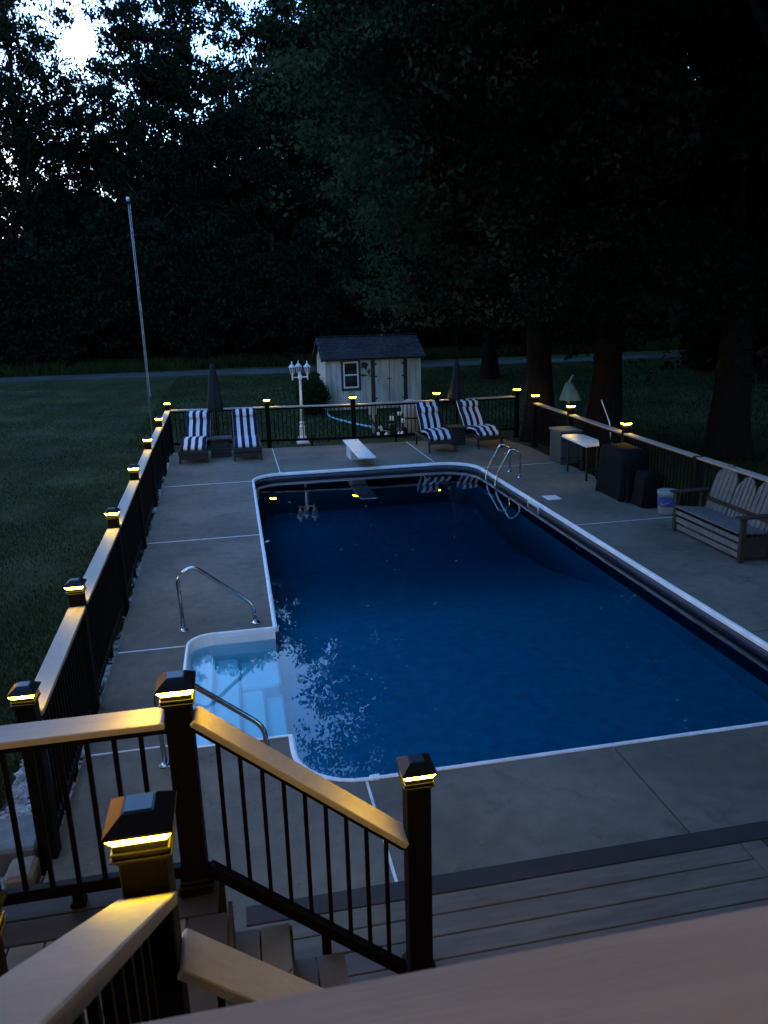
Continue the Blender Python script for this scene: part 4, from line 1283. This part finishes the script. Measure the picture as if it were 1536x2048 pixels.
# ---- right hand clutter
box = thing("deck_box", "dark deck box with pale lid beside the white tabletop", "storage box", (7.02, 15.55, 0))
mb = MB(); mb.box(-.24, .24, -.30, .30, 0.002, .68, .02); mb.build("body", 'grey_plastic', box)
mb = MB(); mb.box(-.27, .27, -.33, .33, .683, .74, .02); mb.build("lid", 'stone_grey', box)
for z in (.12, .5):
    mb = MB(); mb.box(-.245, .245, -.304, -.301, z, z + .04); mb.build("ridge", 'pump_black', box)
tb = thing("folding_table", "white plastic table with clipped corners and dark legs by the right fence", "table", (0, 0, 0))
poly = [(6.50, 13.46), (6.80, 13.52), (7.02, 14.0), (7.02, 14.66), (6.92, 14.80), (6.62, 14.83), (6.56, 14.72)]
mb = MB(); mb.prism(poly, .705, .74, .008); mb.build("table_top", 'white_plastic', tb)
for x, y in ((6.62, 13.65), (6.88, 13.75), (6.66, 14.6), (6.94, 14.55)):
    mb = MB(); mb.bar((x, y, 0.002), (x, y, .703), .035, .035, .004); mb.build("leg", 'pump_black', tb)
mb = MB(); mb.bar((6.62, 13.65, .2), (6.88, 13.75, .2), .02, .02); mb.bar((6.66, 14.6, .2), (6.94, 14.55, .2), .02, .02); mb.build("stretcher", 'pump_black', tb)
# covered grill: draped black cover
def drape(name, label, cat, cx, cy, lx, ly, h, mat, taper=.82, waves=7, amp=.06, rz=0):
    t = thing(name, label, cat, (cx, cy, 0), rz)
    mb = MB(); vs = []; fs = []; n = 48; m = 10
    for i in range(m + 1):
        u = i / m; z = h * (1 - max(0.0, u - .25) / .75) if u > .25 else h + .10 * math.sin((.25 - u) / .25 * PI / 2)
        k_ = (taper + (1 - taper) * u) * (1.0 if u > .25 else math.cos((.25 - u) / .25 * PI / 2 * .8) ** .7)
        for k in range(n):
            a = 2 * PI * k / n
            ca, sa = math.cos(a), math.sin(a)
            e = 0.35
            x = lx / 2 * math.copysign(abs(ca) ** e, ca) * k_; y = ly / 2 * math.copysign(abs(sa) ** e, sa) * k_
            f = 1 + amp * u * math.sin(waves * a + 1.3 * u) + amp * .6 * u * math.sin(2.3 * waves * a)
            vs.append((x * f, y * f, max(0.004, z + (.012 * math.sin(3 * a) if 0 < i < m else 0) + 0)))
    c = len(vs); vs.append((0, 0, h + .104))
    for k in range(n): fs.append((c, k, (k + 1) % n))
    for i in range(m):
        for k in range(n): fs.append((i * n + k, (i + 1) * n + k, (i + 1) * n + (k + 1) % n, i * n + (k + 1) % n))
    mb.add(vs, fs); mb.build("cover", mat, t, True)
    mb = MB(); mb.box(-lx * .3, lx * .3, -ly * .3, ly * .3, 0.01, h * .8); mb.build("body", 'pump_black', t)
    return t
drape("covered_grill", "long black covered grill along the right fence", "grill", 6.74, 12.45, .58, 1.15, .80, 'black_cover')
drape("covered_cart", "lower black covered cart between grill and blue bucket", "cart", 6.80, 11.66, .42, .44, .50, 'black_cover', .8)
bk = thing("bucket", "white bucket with blue label band beside the wooden bench", "bucket", (6.82, 11.08, 0))
mb = MB(); mb.lathe([(.135, .003), (.145, .02), (.160, .33), (.168, .335), (.168, .36)], 24); mb.build("pail", 'pail', bk, True)
mb = MB(); mb.lathe([(.1555, .14), (.1625, .30)], 24); mb.build("label_band", 'blue_print', bk)
mb = MB(); mb.lathe([(.172, .36), (.174, .38), (.150, .392)], 24); mb.build("lid", 'pail', bk)
mb = MB(); mb.tube([(0, -.172, .33), (-.06, -.16, .22), (-.13, -.10, .17), (-.172, 0, .20)], .004, 6); mb.build("handle", 'stainless', bk)
tv = thing("draped_cloth", "faded teal cloth hung over a stake behind the right fence", "cloth", (7.72, 17.0, -.12))
mb = MB(); vs = []; fs = []; n = 20; m = 8
for i in range(m + 1):
    u = i / m
    for k in range(n):
        a = 2 * PI * k / n; r = (.07 + .17 * u ** .8) * (1 + .12 * u * math.sin(5 * a))
        vs.append((r * math.cos(a) + .05 * u, r * math.sin(a), 1.70 - .42 * u))
for i in range(m):
    for k in range(n): fs.append((i * n + k, (i + 1) * n + k, (i + 1) * n + (k + 1) % n, i * n + (k + 1) % n))
fs.append(tuple(range(n - 1, -1, -1)))
mb.add(vs, fs); mb.build("cloth", 'teal', tv, True)
mb = MB(); mb.tube([(0, 0, 0), (0, 0, 1.72), (.09, 0, 1.86)], .02, 8); mb.build("stake", 'tank_grey', tv)
ps = thing("leaning_pole", "thin white pole leaning against the right fence", "pole")
mb = MB(); mb.tube([(7.38, 13.92, -.11), (7.39, 14.3, 1.02), (7.42, 14.75, 1.42)], .011, 8)
mb.build("pole", 'white_plastic', ps)
bt = tag(MB().lathe([(.03, 0), (.034, .008), (.028, .012)], 10, (6.13, 16.9, .001)).build("deck_drain_cap", 'white_plastic'), "tiny white cap lying on the far right concrete", "cap")

# ---- slatted bench (faces the pool)
bench = thing("garden_bench", "weathered wooden bench with three rounded slat backs facing the pool", "bench", (6.36, 8.55, 0))
LB = 1.62      # length along y, from 0 (near) to LB (far)
mb_parts = []
for i, (z0, z1, xo) in enumerate(((.045, .115, .035), (.155, .235, .02), (.275, .335, .008))):
    mb = MB(); mb.box(xo, xo + .022, .06, LB - .06, z0, z1, .003); mb.build("front_board", 'bench_wood', bench)
for i in range(5):
    mb = MB(); mb.box(-.01 + i * .092, .075 + i * .092, .07, LB - .07, .385 - i * .010, .405 - i * .010, .003); mb.build("seat_slat", 'bench_wood', bench)
def bslat(y0, y1, zt0, zt1, base_z, lean=.32):
    mb = MB()
    bx = .46; th = .02
    pts = []
    for (y, z) in ((y0, base_z), (y1, base_z), (y1, zt1), ((y0 + y1) / 2, (zt0 + zt1) / 2 + .010), (y0, zt0)):
        pts.append((bx + (z - base_z) * lean, y, z))
    n = len(pts); off = Vector((.95, 0, -.3)) * th
    vs = pts + [tuple(Vector(p) + off) for p in pts]
    mb.add(vs, [tuple(range(n)), tuple(range(2 * n - 1, n - 1, -1))] + [(i, n + i, n + (i + 1) % n, (i + 1) % n) for i in range(n)])
    return mb.build("back_slat", 'bench_wood', bench)
for (c, wid, ht, ns) in ((1.28, .50, 1.04, 5), (.80, .42, .96, 5), (.33, .50, 1.04, 5)):
    for i in range(ns):
        y0 = c - wid / 2 + wid * i / ns + .008; y1 = c - wid / 2 + wid * (i + 1) / ns - .008
        f = lambda y: ht - .20 * (abs(y - c) / (wid / 2)) ** 2.0
        bslat(y0, y1, f(y0), f(y1), .36)
mb = MB(); mb.bar((.50, .05, .50), (.50, LB - .05, .50), .03, .06); mb.bar((.625, .08, .78), (.625, LB - .08, .78), .03, .06); mb.build("back_rail", 'bench_dark', bench)
for y in (.03, LB - .03):
    mb = MB(); mb.box(.0, .07, y - .03, y + .03, 0.002, .60, .004); mb.build("leg", 'bench_dark', bench)
    mb = MB(); mb.box(.42, .49, y - .03, y + .03, 0.002, .60, .004); mb.build("leg", 'bench_dark', bench)
    mb = MB(); mb.box(-.06, .56, y - .065, y + .065, .602, .628, .006); mb.build("armrest", 'bench_dark', bench)
    mb = MB(); mb.box(.075, .415, y - .012, y + .012, .06, .34, .004); mb.build("side_panel", 'bench_dark', bench)

# ---- the house behind the camera (out of the frame, but it shades the deck)
house = thing("house", "pale two storey house behind the deck, out of the frame", "house", (0, -1.5, -0.12))
mb = MB(); mb.box(-11, 9, -7.5, 0, 0, 6.4); mb.build("wall", 'shed_wall', house)
mb = MB(); mb.add([(-11.5, -8, 6.2), (9.5, -8, 6.2), (9.5, .5, 6.2), (-11.5, .5, 6.2), (-11.5, -3.75, 9.0), (9.5, -3.75, 9.0)], [(3, 2, 1, 0), (2, 3, 4, 5), (0, 1, 5, 4), (1, 2, 5), (3, 0, 4)]); mb.build("roof", 'shingle', house)
mb = MB(); mb.box(-4, 9, .0, 4.1, 5.25, 5.37); mb.build("added_shade_roof", 'shed_wall', house)  # unseen roof added to keep overhead sky off the near railing and deck
mb = MB(); mb.box(-1.2, .9, .0, .05, 2.0, 4.1); mb.build("patio_door", 'window_glass', house)

# porch light on the house wall (its glint shows in the shed window)
pl = thing("porch_light", "warm globe porch light on the house wall behind the deck", "lamp", (0.9, -1.5, 4.35))
mb = MB(); mb.box(-.05, .05, .0, .03, -.09, .09, .01); mb.build("back_plate", 'dark_metal', pl)
mb = MB(); mb.tube(bez([(0, .03, 0), (0, .13, 0), (0, .13, -.06)], .04), .012, 8); mb.build("arm", 'dark_metal', pl)
M['porch_bulb'] = emis("porch_bulb", (1.0, 0.72, 0.46), 3.0)
mb = MB(); mb.lathe([(.03, -.06), (.07, -.09), (.085, -.14), (.07, -.19), (.03, -.22)], 16, (0, .13, 0)); mb.build("globe", 'porch_bulb', pl, True)

# ================================================================== VEGETATION
def leaf_mesh(name, centers, sizes, mat, flat=0.0, seed=0):
    """one rhombic, slightly folded leaf per centre"""
    r = np.random.default_rng(seed)
    n = len(centers)
    d = r.normal(size=(n, 3)); d[:, 2] -= 0.35; d /= np.linalg.norm(d, axis=1)[:, None]
    q = r.normal(size=(n, 3)); q -= d * (q * d).sum(1)[:, None]; q /= np.linalg.norm(q, axis=1)[:, None]
    nm = np.cross(d, q)
    L = sizes[:, None]; W = L * r.uniform(.45, .75, (n, 1))
    p0 = centers - d * L * .5
    p1 = centers + q * W * .5 + nm * L * .12
    p2 = centers + d * L * .5
    p3 = centers - q * W * .5 + nm * L * .12
    v = np.stack([p0, p1, p2, p3], 1).reshape(-1, 3)
    me = bpy.data.meshes.new(name)
    me.vertices.add(4 * n); me.vertices.foreach_set("co", v.astype(np.float32).ravel())
    me.loops.add(4 * n); me.loops.foreach_set("vertex_index", np.arange(4 * n, dtype=np.int32))
    me.polygons.add(n); me.polygons.foreach_set("loop_start", np.arange(0, 4 * n, 4, dtype=np.int32))
    try: me.polygons.foreach_set("loop_total", np.full(n, 4, dtype=np.int32))
    except Exception: pass
    me.materials.append(M[mat])
    me.update(calc_edges=True); me.validate()
    return me

def crown_points(r, nb, nclu, nleaf, rad, zc, rz, shell=.55, droop=0.0, sig=.34, lobes=9):
    """clusters on limb tips spread over a lobed ellipsoid"""
    lob = r.normal(size=(lobes, 3)); lob /= np.linalg.norm(lob, axis=1)[:, None]
    lw = r.uniform(.12, .34, lobes)
    u = r.normal(size=(nclu, 3)); u /= np.linalg.norm(u, axis=1)[:, None]
    rr = shell + (1 - shell) * r.random(nclu) ** .7
    bump = .80 + (np.clip((u @ lob.T - .55) / .45, 0, 1) * lw).max(1) * 1.15
    rr = rr * bump
    c = u * rr[:, None] * np.array([rad, rad, rz])
    c[:, 2] += zc
    c[:, 2] -= droop * (np.hypot(c[:, 0], c[:, 1]) / rad) ** 2
    pts = c[:, None, :] + r.normal(size=(nclu, nleaf, 3)) * sig * np.array([1, 1, .6]) * r.uniform(.7, 1.4, (nclu, 1, 1))
    return c, pts.reshape(-1, 3)

def bough_points(r, nb, ncl, nleaf, rad, zc, rz, shell, droop, bw, sig, lobes=10):
    """leafy boughs: flat, drooping pads of leaf clusters spread over a lobed ellipsoid"""
    c, _ = crown_points(r, 0, nb, 1, rad, zc, rz, shell, droop, .05, lobes)
    sz = r.uniform(.55, 1.25, nb)
    off = r.normal(size=(nb, ncl, 3)) * np.array([bw, bw, bw * .42]) * sz[:, None, None]
    hr = np.hypot(off[..., 0], off[..., 1])
    off[..., 2] -= .28 * hr ** 1.6
    cl = c[:, None, :] + off
    p = cl[:, :, None, :] + r.normal(size=(nb, ncl, nleaf, 3)) * np.array([sig, sig, sig * .7])
    return c, p.reshape(-1, 3)

def trunk_mesh(name, h, r0, r1, limbs, mat, seed, fork=None):
    rd = random.Random(seed); mb = MB()
    pts = []; rs = []
    n = 9; ph = rd.uniform(0, 6)
    for i in range(n):
        t = i / (n - 1)
        pts.append((.18 * math.sin(ph + t * 4) * t * h / 12, .18 * math.cos(ph * 1.3 + t * 3) * t * h / 12, h * t))
        rs.append((r0 + (r1 - r0) * t ** .8) * (1 + .22 * max(0, .06 - t) / .06))
    m_ = 26
    pts2 = []; rs2 = []
    for i in range(m_ + 1):
        t = (i / m_) ** 1.5; k = min(n - 2, int(t * (n - 1))); f = t * (n - 1) - k
        pts2.append(Vector(pts[k]).lerp(Vector(pts[k + 1]), f)); rs2.append(rs[k] + (rs[k + 1] - rs[k]) * f)
    mb.tube(pts2, rs2, 20)
    for i in range(m_ + 1):
        for k in range(20):
            v = Vector(mb.v[i * 20 + k]); c_ = pts2[i]; a_ = 2 * PI * k / 20; z_ = c_.z
            fl = max(0, 1 - z_ / (h * .045))
            q = 1 + .06 * math.sin(4 * a_ + z_ * .7 + ph) + .05 * math.sin(7 * a_ - z_ * 1.1) + .03 * math.sin(11 * a_ + z_ * 2.3) + fl * .22 * max(0, math.sin(3 * a_ + ph))
            mb.v[i * 20 + k] = tuple(c_ + (v - c_) * q)
    for (z, tip) in limbs:
        t = z / h; k = min(n - 2, int(t * (n - 1)))
        b = Vector(pts[k]).lerp(Vector(pts[k + 1]), t * (n - 1) - k)
        tip = Vector(tip); mid = b.lerp(tip, .5) + Vector((0, 0, .12 * (tip - b).length))
        rb = (r0 + (r1 - r0) * t) * .55
        mb.tube([b, b.lerp(mid, .5) + Vector((0, 0, .05)), mid, mid.lerp(tip, .55), tip], [rb, rb * .8, rb * .6, rb * .35, rb * .12], 7)
    return mb.mesh(name, mat, True)

# --- forest trees beyond the drive: three kinds
FOREST = []
for s in range(4):
    r = np.random.default_rng(100 + s)
    rad, zc, rz, nb = [(4.2, 13.0, 8.6, 140), (3.7, 13.4, 8.2, 118), (4.6, 12.5, 8.6, 190), (4.2, 11.5, 9.0, 250)][s]
    c, p = bough_points(r, nb, 13, 22, rad, zc, rz, .25, .5, .72, .20, 11)
    me = leaf_mesh("crown", p, r.uniform(.13, .30, len(p)), 'forest_leaf', seed=s)
    sel = c[r.choice(len(c), 34, replace=False)]
    limbs = [(max(3.5, min(15, q[2] - 1.5 - .35 * math.hypot(q[0], q[1]))), tuple(q)) for q in sel]
    tm = trunk_mesh("trunk", 19.5, .30, .05, limbs, 'bark_dark', s)
    FOREST.append((tm, me))
def tree(kind_meshes, name, label, cat, x, y, z, s, rz, sz=None, group=None):
    t = thing(name, label, cat, (x, y, z), rz, group)
    t.scale = (s, s, sz or s)
    link("trunk", kind_meshes[0], t); link("crown", kind_meshes[1], t)
    return t
FT = [  # x, y, kind, scale, zscale, rot, label
    (-18.2, 56, 0, 1.0, 1.20, .3, "tall tree at the far left edge behind the gravel drive"),
    (-12.4, 57, 0, .95, 1.32, 1.3, "broad tall tree left of the bright sky gap"),
    (-9.4, 61, 1, .95, 1.0, 2.1, "lower thin tree under the bright sky gap"),
    (-4.5, 56, 1, 1.0, 1.18, 3.0, "open branched tree just right of the bright sky gap"),
    (-1.2, 58, 0, 1.0, 1.18, 4.4, "tall tree behind the top of the flagpole"),
    (3.4, 57, 2, .9, 1.30, 5.0, "open crowned tall tree right of the flagpole"),
    (7.0, 58, 3, 1.0, 1.42, .8, "thin tall tree behind the left umbrella with sky showing through"),
    (10.4, 57, 3, 1.0, 1.4, 1.7, "tall forest tree behind the lamp post"),
    (12.5, 58, 3, 1.05, 1.0, 2.9, "dark forest tree behind the shed roof's left half"),
    (17.0, 57, 3, 1.1, 1.05, 3.6, "dark forest tree behind the shed roof's right half"),
    (22.5, 58, 3, 1.1, 1.05, 4.8, "dark forest tree behind the right closed umbrella"),
    (28.0, 56, 3, 1.1, 1.05, 5.5, "dark forest tree behind the corner maple trunk"),
    (34.5, 55, 3, 1.1, 1.05, .5, "dark forest tree far right behind the drive"),
    (41.0, 53, 3, 1.1, 1.05, 1.2, "rightmost dark forest tree behind the drive"),
    (30.0, 38, 3, 1.1, 1.05, 2.2, "dark tree at the right where the drive leaves the picture"),
    (27.0, 28, 3, 1.1, 1.05, 3.2, "dark tree deep in the right-hand shade behind the fence"),
    (23.5, 18, 3, 1.1, 1.05, 4.2, "dark tree right of the bench, outside the frame"),
    (22.0, 8, 3, 1.1, 1.05, 5.2, "dark tree far right of the pool, outside the frame"),
]
for x, y, k, s_, sz, r_, lab in FT:
    tree(FOREST[k], "forest_tree", lab, "tree", x, y, -.12, s_, r_, s_ * sz, "forest trees beyond the drive")
left_shade_trees = [(-27, 46), (-29, 38), (-30, 30), (-30, 22), (-30, 14), (-29, 6), (-28, -2), (-27, -10)]  # unseen trees added to block sky light from the left
for i, (x, y) in enumerate(left_shade_trees):
    w_ = ["first", "second", "third", "fourth", "fifth", "sixth", "seventh", "eighth"][i]
    tree(FOREST[3], "forest_tree", w_ + " shade tree added left of the lawn, counted from the drive, outside the frame", "tree", x, y, -.12, 1.25, i * 1.7, 1.3, "added shade trees left of the lawn")
# understorey: low dense saplings and brush along the drive
r = np.random.default_rng(300)
c, p = bough_points(r, 130, 12, 22, 3.3, 3.4, 3.9, .2, .4, .62, .2, 10)
p = p[p[:, 2] > -.05]
UND = leaf_mesh("crown", p, r.uniform(.16, .34, len(p)), 'forest_leaf', seed=31)
UTR = trunk_mesh("trunk", 5.5, .14, .03, [(1.5, (1.2, .5, 4)), (2, (-1.1, .8, 4.5)), (2.4, (.2, -1.3, 5))], 'bark_dark', 77)
back = [(-22, 66, .8), (-17.5, 68, .62), (-12.0, 70, .6), (-7.5, 68, .72), (-3, 70, .7), (1.5, 69, .8), (6, 70, 1.0), (11, 68, 1.0)]
for i, (x, y, sz) in enumerate(back):
    words = ["first", "second", "third", "fourth", "fifth", "sixth", "seventh", "eighth"]
    tree(FOREST[2 if i % 2 else 0], "forest_tree", words[i] + " tree from the left in the back row of the wood", "tree", x, y, -.12, 1.1, i * 1.1, 1.1 * sz, "back row of the wood")
xs = [-26, -21.5, -17.2, -13.2, -9, -5, -1.2, 2.8, 7, 11.2, 15.6, 20, 25, 30, 36]
side = [(30, 44), (25.5, 35), (28, 31), (24, 25), (21.5, 20), (20.5, 14), (19.5, 8), (18.5, 2)]  # thickets added to close off low sky light from the right
for i, x in enumerate(xs):
    words = ["first", "second", "third", "fourth", "fifth", "sixth", "seventh", "eighth", "ninth", "tenth", "eleventh", "twelfth", "thirteenth", "fourteenth", "fifteenth"]
    s_ = random.uniform(.85, 1.15)
    tree((UTR, UND), "understorey_tree", words[i] + " low leafy thicket from the left at the wood's edge", "tree", x + random.uniform(-.5, .5), 53.5 + random.uniform(0, 1.6), -.12, s_ * 1.05, random.uniform(0, 6), s_ * (random.uniform(.9, 1.45) if i < 7 else random.uniform(.9, 1.75)), "thickets at the wood's edge")
for i, (x, y) in enumerate(side):
    tree((UTR, UND), "understorey_tree", words[i] + " added sky-blocking thicket counted from the drive down the right-hand side", "tree", x, y, -.12, 1.15, i * 1.3, 1.5, "added thickets on the right-hand side")
# second, closed row of the wood
for i, x in enumerate([-30, -24, -18, -12, -6, 0, 6, 12, 18, 25, 32, 39]):
    words = ["first", "second", "third", "fourth", "fifth", "sixth", "seventh", "eighth", "ninth", "tenth", "eleventh", "twelfth"]
    tree((UTR, UND), "understorey_tree", words[i] + " taller back-row sapling from the left, deep in the wood", "tree", x + random.uniform(-1, 1), 63 + random.uniform(0, 4), -.12, 1.5, random.uniform(0, 6), 1.6 if i < 6 else 1.9, "saplings deep in the wood")

# --- big maples by the right fence
def maple(seed, ncl, rad, zc, rz, size, lm='maple_leaf', zmin=1.9):
    r = np.random.default_rng(seed)
    c, p = bough_points(r, ncl, 16, 26, rad, zc, rz, .45, 1.3, .62, .17, 14)
    hr = np.hypot(p[:, 0], p[:, 1])
    keep = ~((hr < 2.4) & (p[:, 2] < 3.9)) & (p[:, 2] > zmin + .5 * np.sin(p[:, 0] * 1.3) * np.cos(p[:, 1] * 1.1))
    p = p[keep]
    me = leaf_mesh("crown", p, r.uniform(.08, .18, len(p)) * size, lm, seed=seed)
    c = c[(c[:, 2] > 3.2)]
    sel = c[r.choice(len(c), 30, replace=False)]
    limbs = [(max(2.7, min(11, q[2] * .62)), tuple(q)) for q in sel]
    limbs += [(2.55, (-1.5, .2, 5.2)), (2.6, (1.4, -.2, 5.4)), (2.7, (.2, 1.5, 6))]
    tm = trunk_mesh("trunk", 14, .36, .08, limbs, 'bark', seed)
    return tm, me
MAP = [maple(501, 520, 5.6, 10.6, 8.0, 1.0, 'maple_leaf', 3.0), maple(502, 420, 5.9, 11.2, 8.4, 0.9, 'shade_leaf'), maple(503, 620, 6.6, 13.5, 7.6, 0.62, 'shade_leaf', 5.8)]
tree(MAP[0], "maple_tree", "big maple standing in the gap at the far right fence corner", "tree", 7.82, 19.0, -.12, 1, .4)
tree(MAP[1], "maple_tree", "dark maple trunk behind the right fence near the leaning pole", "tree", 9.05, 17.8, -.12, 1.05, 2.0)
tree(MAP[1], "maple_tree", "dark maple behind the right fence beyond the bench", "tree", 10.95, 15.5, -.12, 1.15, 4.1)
tree(MAP[2], "maple_tree", "large tree added for shade right of the pool, trunk outside the frame", "tree", 8.8, 10.0, -.12, 1.3, 1.4)  # added, its crown enlarged to shade the right side of the deck
tree(MAP[2], "maple_tree", "overhanging shade tree added right of the house deck, outside the frame", "tree", 8.6, 1.6, -.12, 1.15, 1.0)  # unseen tree added to darken the near concrete and deck
tree(MAP[1], "maple_tree", "maple farther back behind the shed's right end", "tree", 12.2, 36.0, -.12, 1.0, 5.0)

# --- clipped evergreen bush by the shed
r = np.random.default_rng(900)
c, p = crown_points(r, 0, 420, 40, .56, .62, .66, .45, .0, .08, 8)
p = p[p[:, 2] > 0]
bs = thing("evergreen_bush", "dark rounded evergreen bush at the shed's left corner", "bush", (2.62, 26.6, -.12))
bs.scale = (.92, .92, 1.05)
link("foliage", leaf_mesh("foliage", p, r.uniform(.05, .10, len(p)), 'shrub_leaf', seed=91), bs)
mb = MB(); mb.tube([(0, 0, 0), (.02, 0, .5), (0, .02, 1.1)], [.05, .04, .02], 8); mb.build("stem", 'bark_dark', bs)

# --- grass: blades on the near lawn, weeds in the gravel
def grass_mesh(n, zone, hgt, wid, seed, z0=-.12):
    r = np.random.default_rng(seed)
    xy = zone(r, n)
    n = len(xy)
    h = r.uniform(.5, 1.2, n) * hgt; a = r.uniform(0, 2 * PI, n); le = r.uniform(.2, 1.0, n) * h
    la = r.uniform(0, 2 * PI, n)
    w = wid * r.uniform(.6, 1.3, n)
    b0 = np.stack([xy[:, 0] - np.cos(a) * w, xy[:, 1] - np.sin(a) * w, np.full(n, z0)], 1)
    b1 = np.stack([xy[:, 0] + np.cos(a) * w, xy[:, 1] + np.sin(a) * w, np.full(n, z0)], 1)
    t = np.stack([xy[:, 0] + np.cos(la) * le, xy[:, 1] + np.sin(la) * le, z0 + h], 1)
    v = np.stack([b0, b1, t], 1).reshape(-1, 3)
    me = bpy.data.meshes.new("grass")
    me.vertices.add(3 * n); me.vertices.foreach_set("co", v.astype(np.float32).ravel())
    me.loops.add(3 * n); me.loops.foreach_set("vertex_index", np.arange(3 * n, dtype=np.int32))
    me.polygons.add(n); me.polygons.foreach_set("loop_start", np.arange(0, 3 * n, 3, dtype=np.int32))
    try: me.polygons.foreach_set("loop_total", np.full(n, 3, dtype=np.int32))
    except Exception: pass
    me.materials.append(M['grass']); me.update(calc_edges=True); me.validate()
    return me
def zone_lawn(r, n):
    y = 4.5 + 40 * r.random(n) ** 1.7
    x = -1.9 - (y - 4.6) * .018 - (2.4 + .36 * y) * r.random(n)
    d = (np.sin(x * 2.1 + y * .7) * np.sin(y * 1.3 - x) + r.random(n) * 1.6) > 0.25
    return np.stack([x, y], 1)[d]
tag(link("grass", grass_mesh(260000, zone_lawn, .055, .006, 5)), "short grass of the lawn left of the fence", "grass", kind="stuff")
def zone_far(r, n):
    y = 5 + 40 * r.random(n); x = -3 + 32 * r.random(n)
    d = ~((x > 3.1) & (x < 6.7) & (y > 26.9) & (y < 29.7)) & (y < 44) & ((y > 20.6) | (x > 7.6))
    return np.stack([x, y], 1)[d]
tag(link("grass", grass_mesh(170000, zone_far, .09, .014, 6)), "grass of the back lawn around the shed", "grass", kind="stuff")
def zone_weed(r, n):
    y = r.choice(np.array([5.2, 6.9, 8.6, 9.9, 11.3, 12.6, 13.6, 14.9, 16.5]), n) + r.normal(size=n) * .22
    x = -1.46 - np.maximum(0, y - 8) * .02 - np.abs(r.normal(size=n)) * .06
    return np.stack([x, y], 1)
tag(link("weeds", grass_mesh(2600, zone_weed, .11, .006, 8, -.1)), "weeds sprouting through the gravel along the slab edge", "weeds", kind="stuff")
def zone_edge(r, n):
    x = -40 + 90 * r.random(n); y = 50.5 + 3.5 * r.random(n)
    return np.stack([x, y], 1)
tag(link("tall_grass", grass_mesh(40000, zone_edge, .75, .035, 9)), "tall rough grass at the wood's edge", "grass", kind="stuff")

# --- fallen leaves: a few afloat on the pool, a few on the concrete
r = np.random.default_rng(77)
n = 46
cx = np.stack([r.uniform(.5, 4.9, n), 5.3 + 10.6 * r.random(n), np.full(n, WL + .004)], 1)
def litter(name, c, size, label, mat):
    v = []; f = []
    for i, (x, y, z) in enumerate(c):
        a = r.uniform(0, 6.28); L_ = size * r.uniform(.6, 1.3); w = L_ * .55
        for u, q, dz in ((-.5, 0, .002), (0, -.5, .006), (.5, 0, .004), (0, .5, .001)):
            v.append((x + math.cos(a) * u * L_ - math.sin(a) * q * w, y + math.sin(a) * u * L_ + math.cos(a) * q * w, z + dz))
        f.append((4 * i, 4 * i + 1, 4 * i + 2, 4 * i + 3))
    mbb = MB(); mbb.v = v; mbb.f = f
    tag(mbb.build(name, mat), label, "leaves", kind="stuff")
M['dry_leaf'] = pm("dry_leaf", (0.22, 0.17, 0.10), (0.12, 0.09, 0.05), 9, 0.8)
litter("floating_leaves", cx, .045, "small fallen leaves floating on the pool", 'dry_leaf')
n = 40
cd = [(x, y, .003) for x, y in zip(r.uniform(-1.3, 6.8, 90), r.uniform(3.8, 19, 90)) if not (-.8 < x < 5.2 and 4.9 < y < 16.5)]
litter("fallen_leaves", cd, .04, "small dry leaves scattered over the concrete", 'dry_leaf')
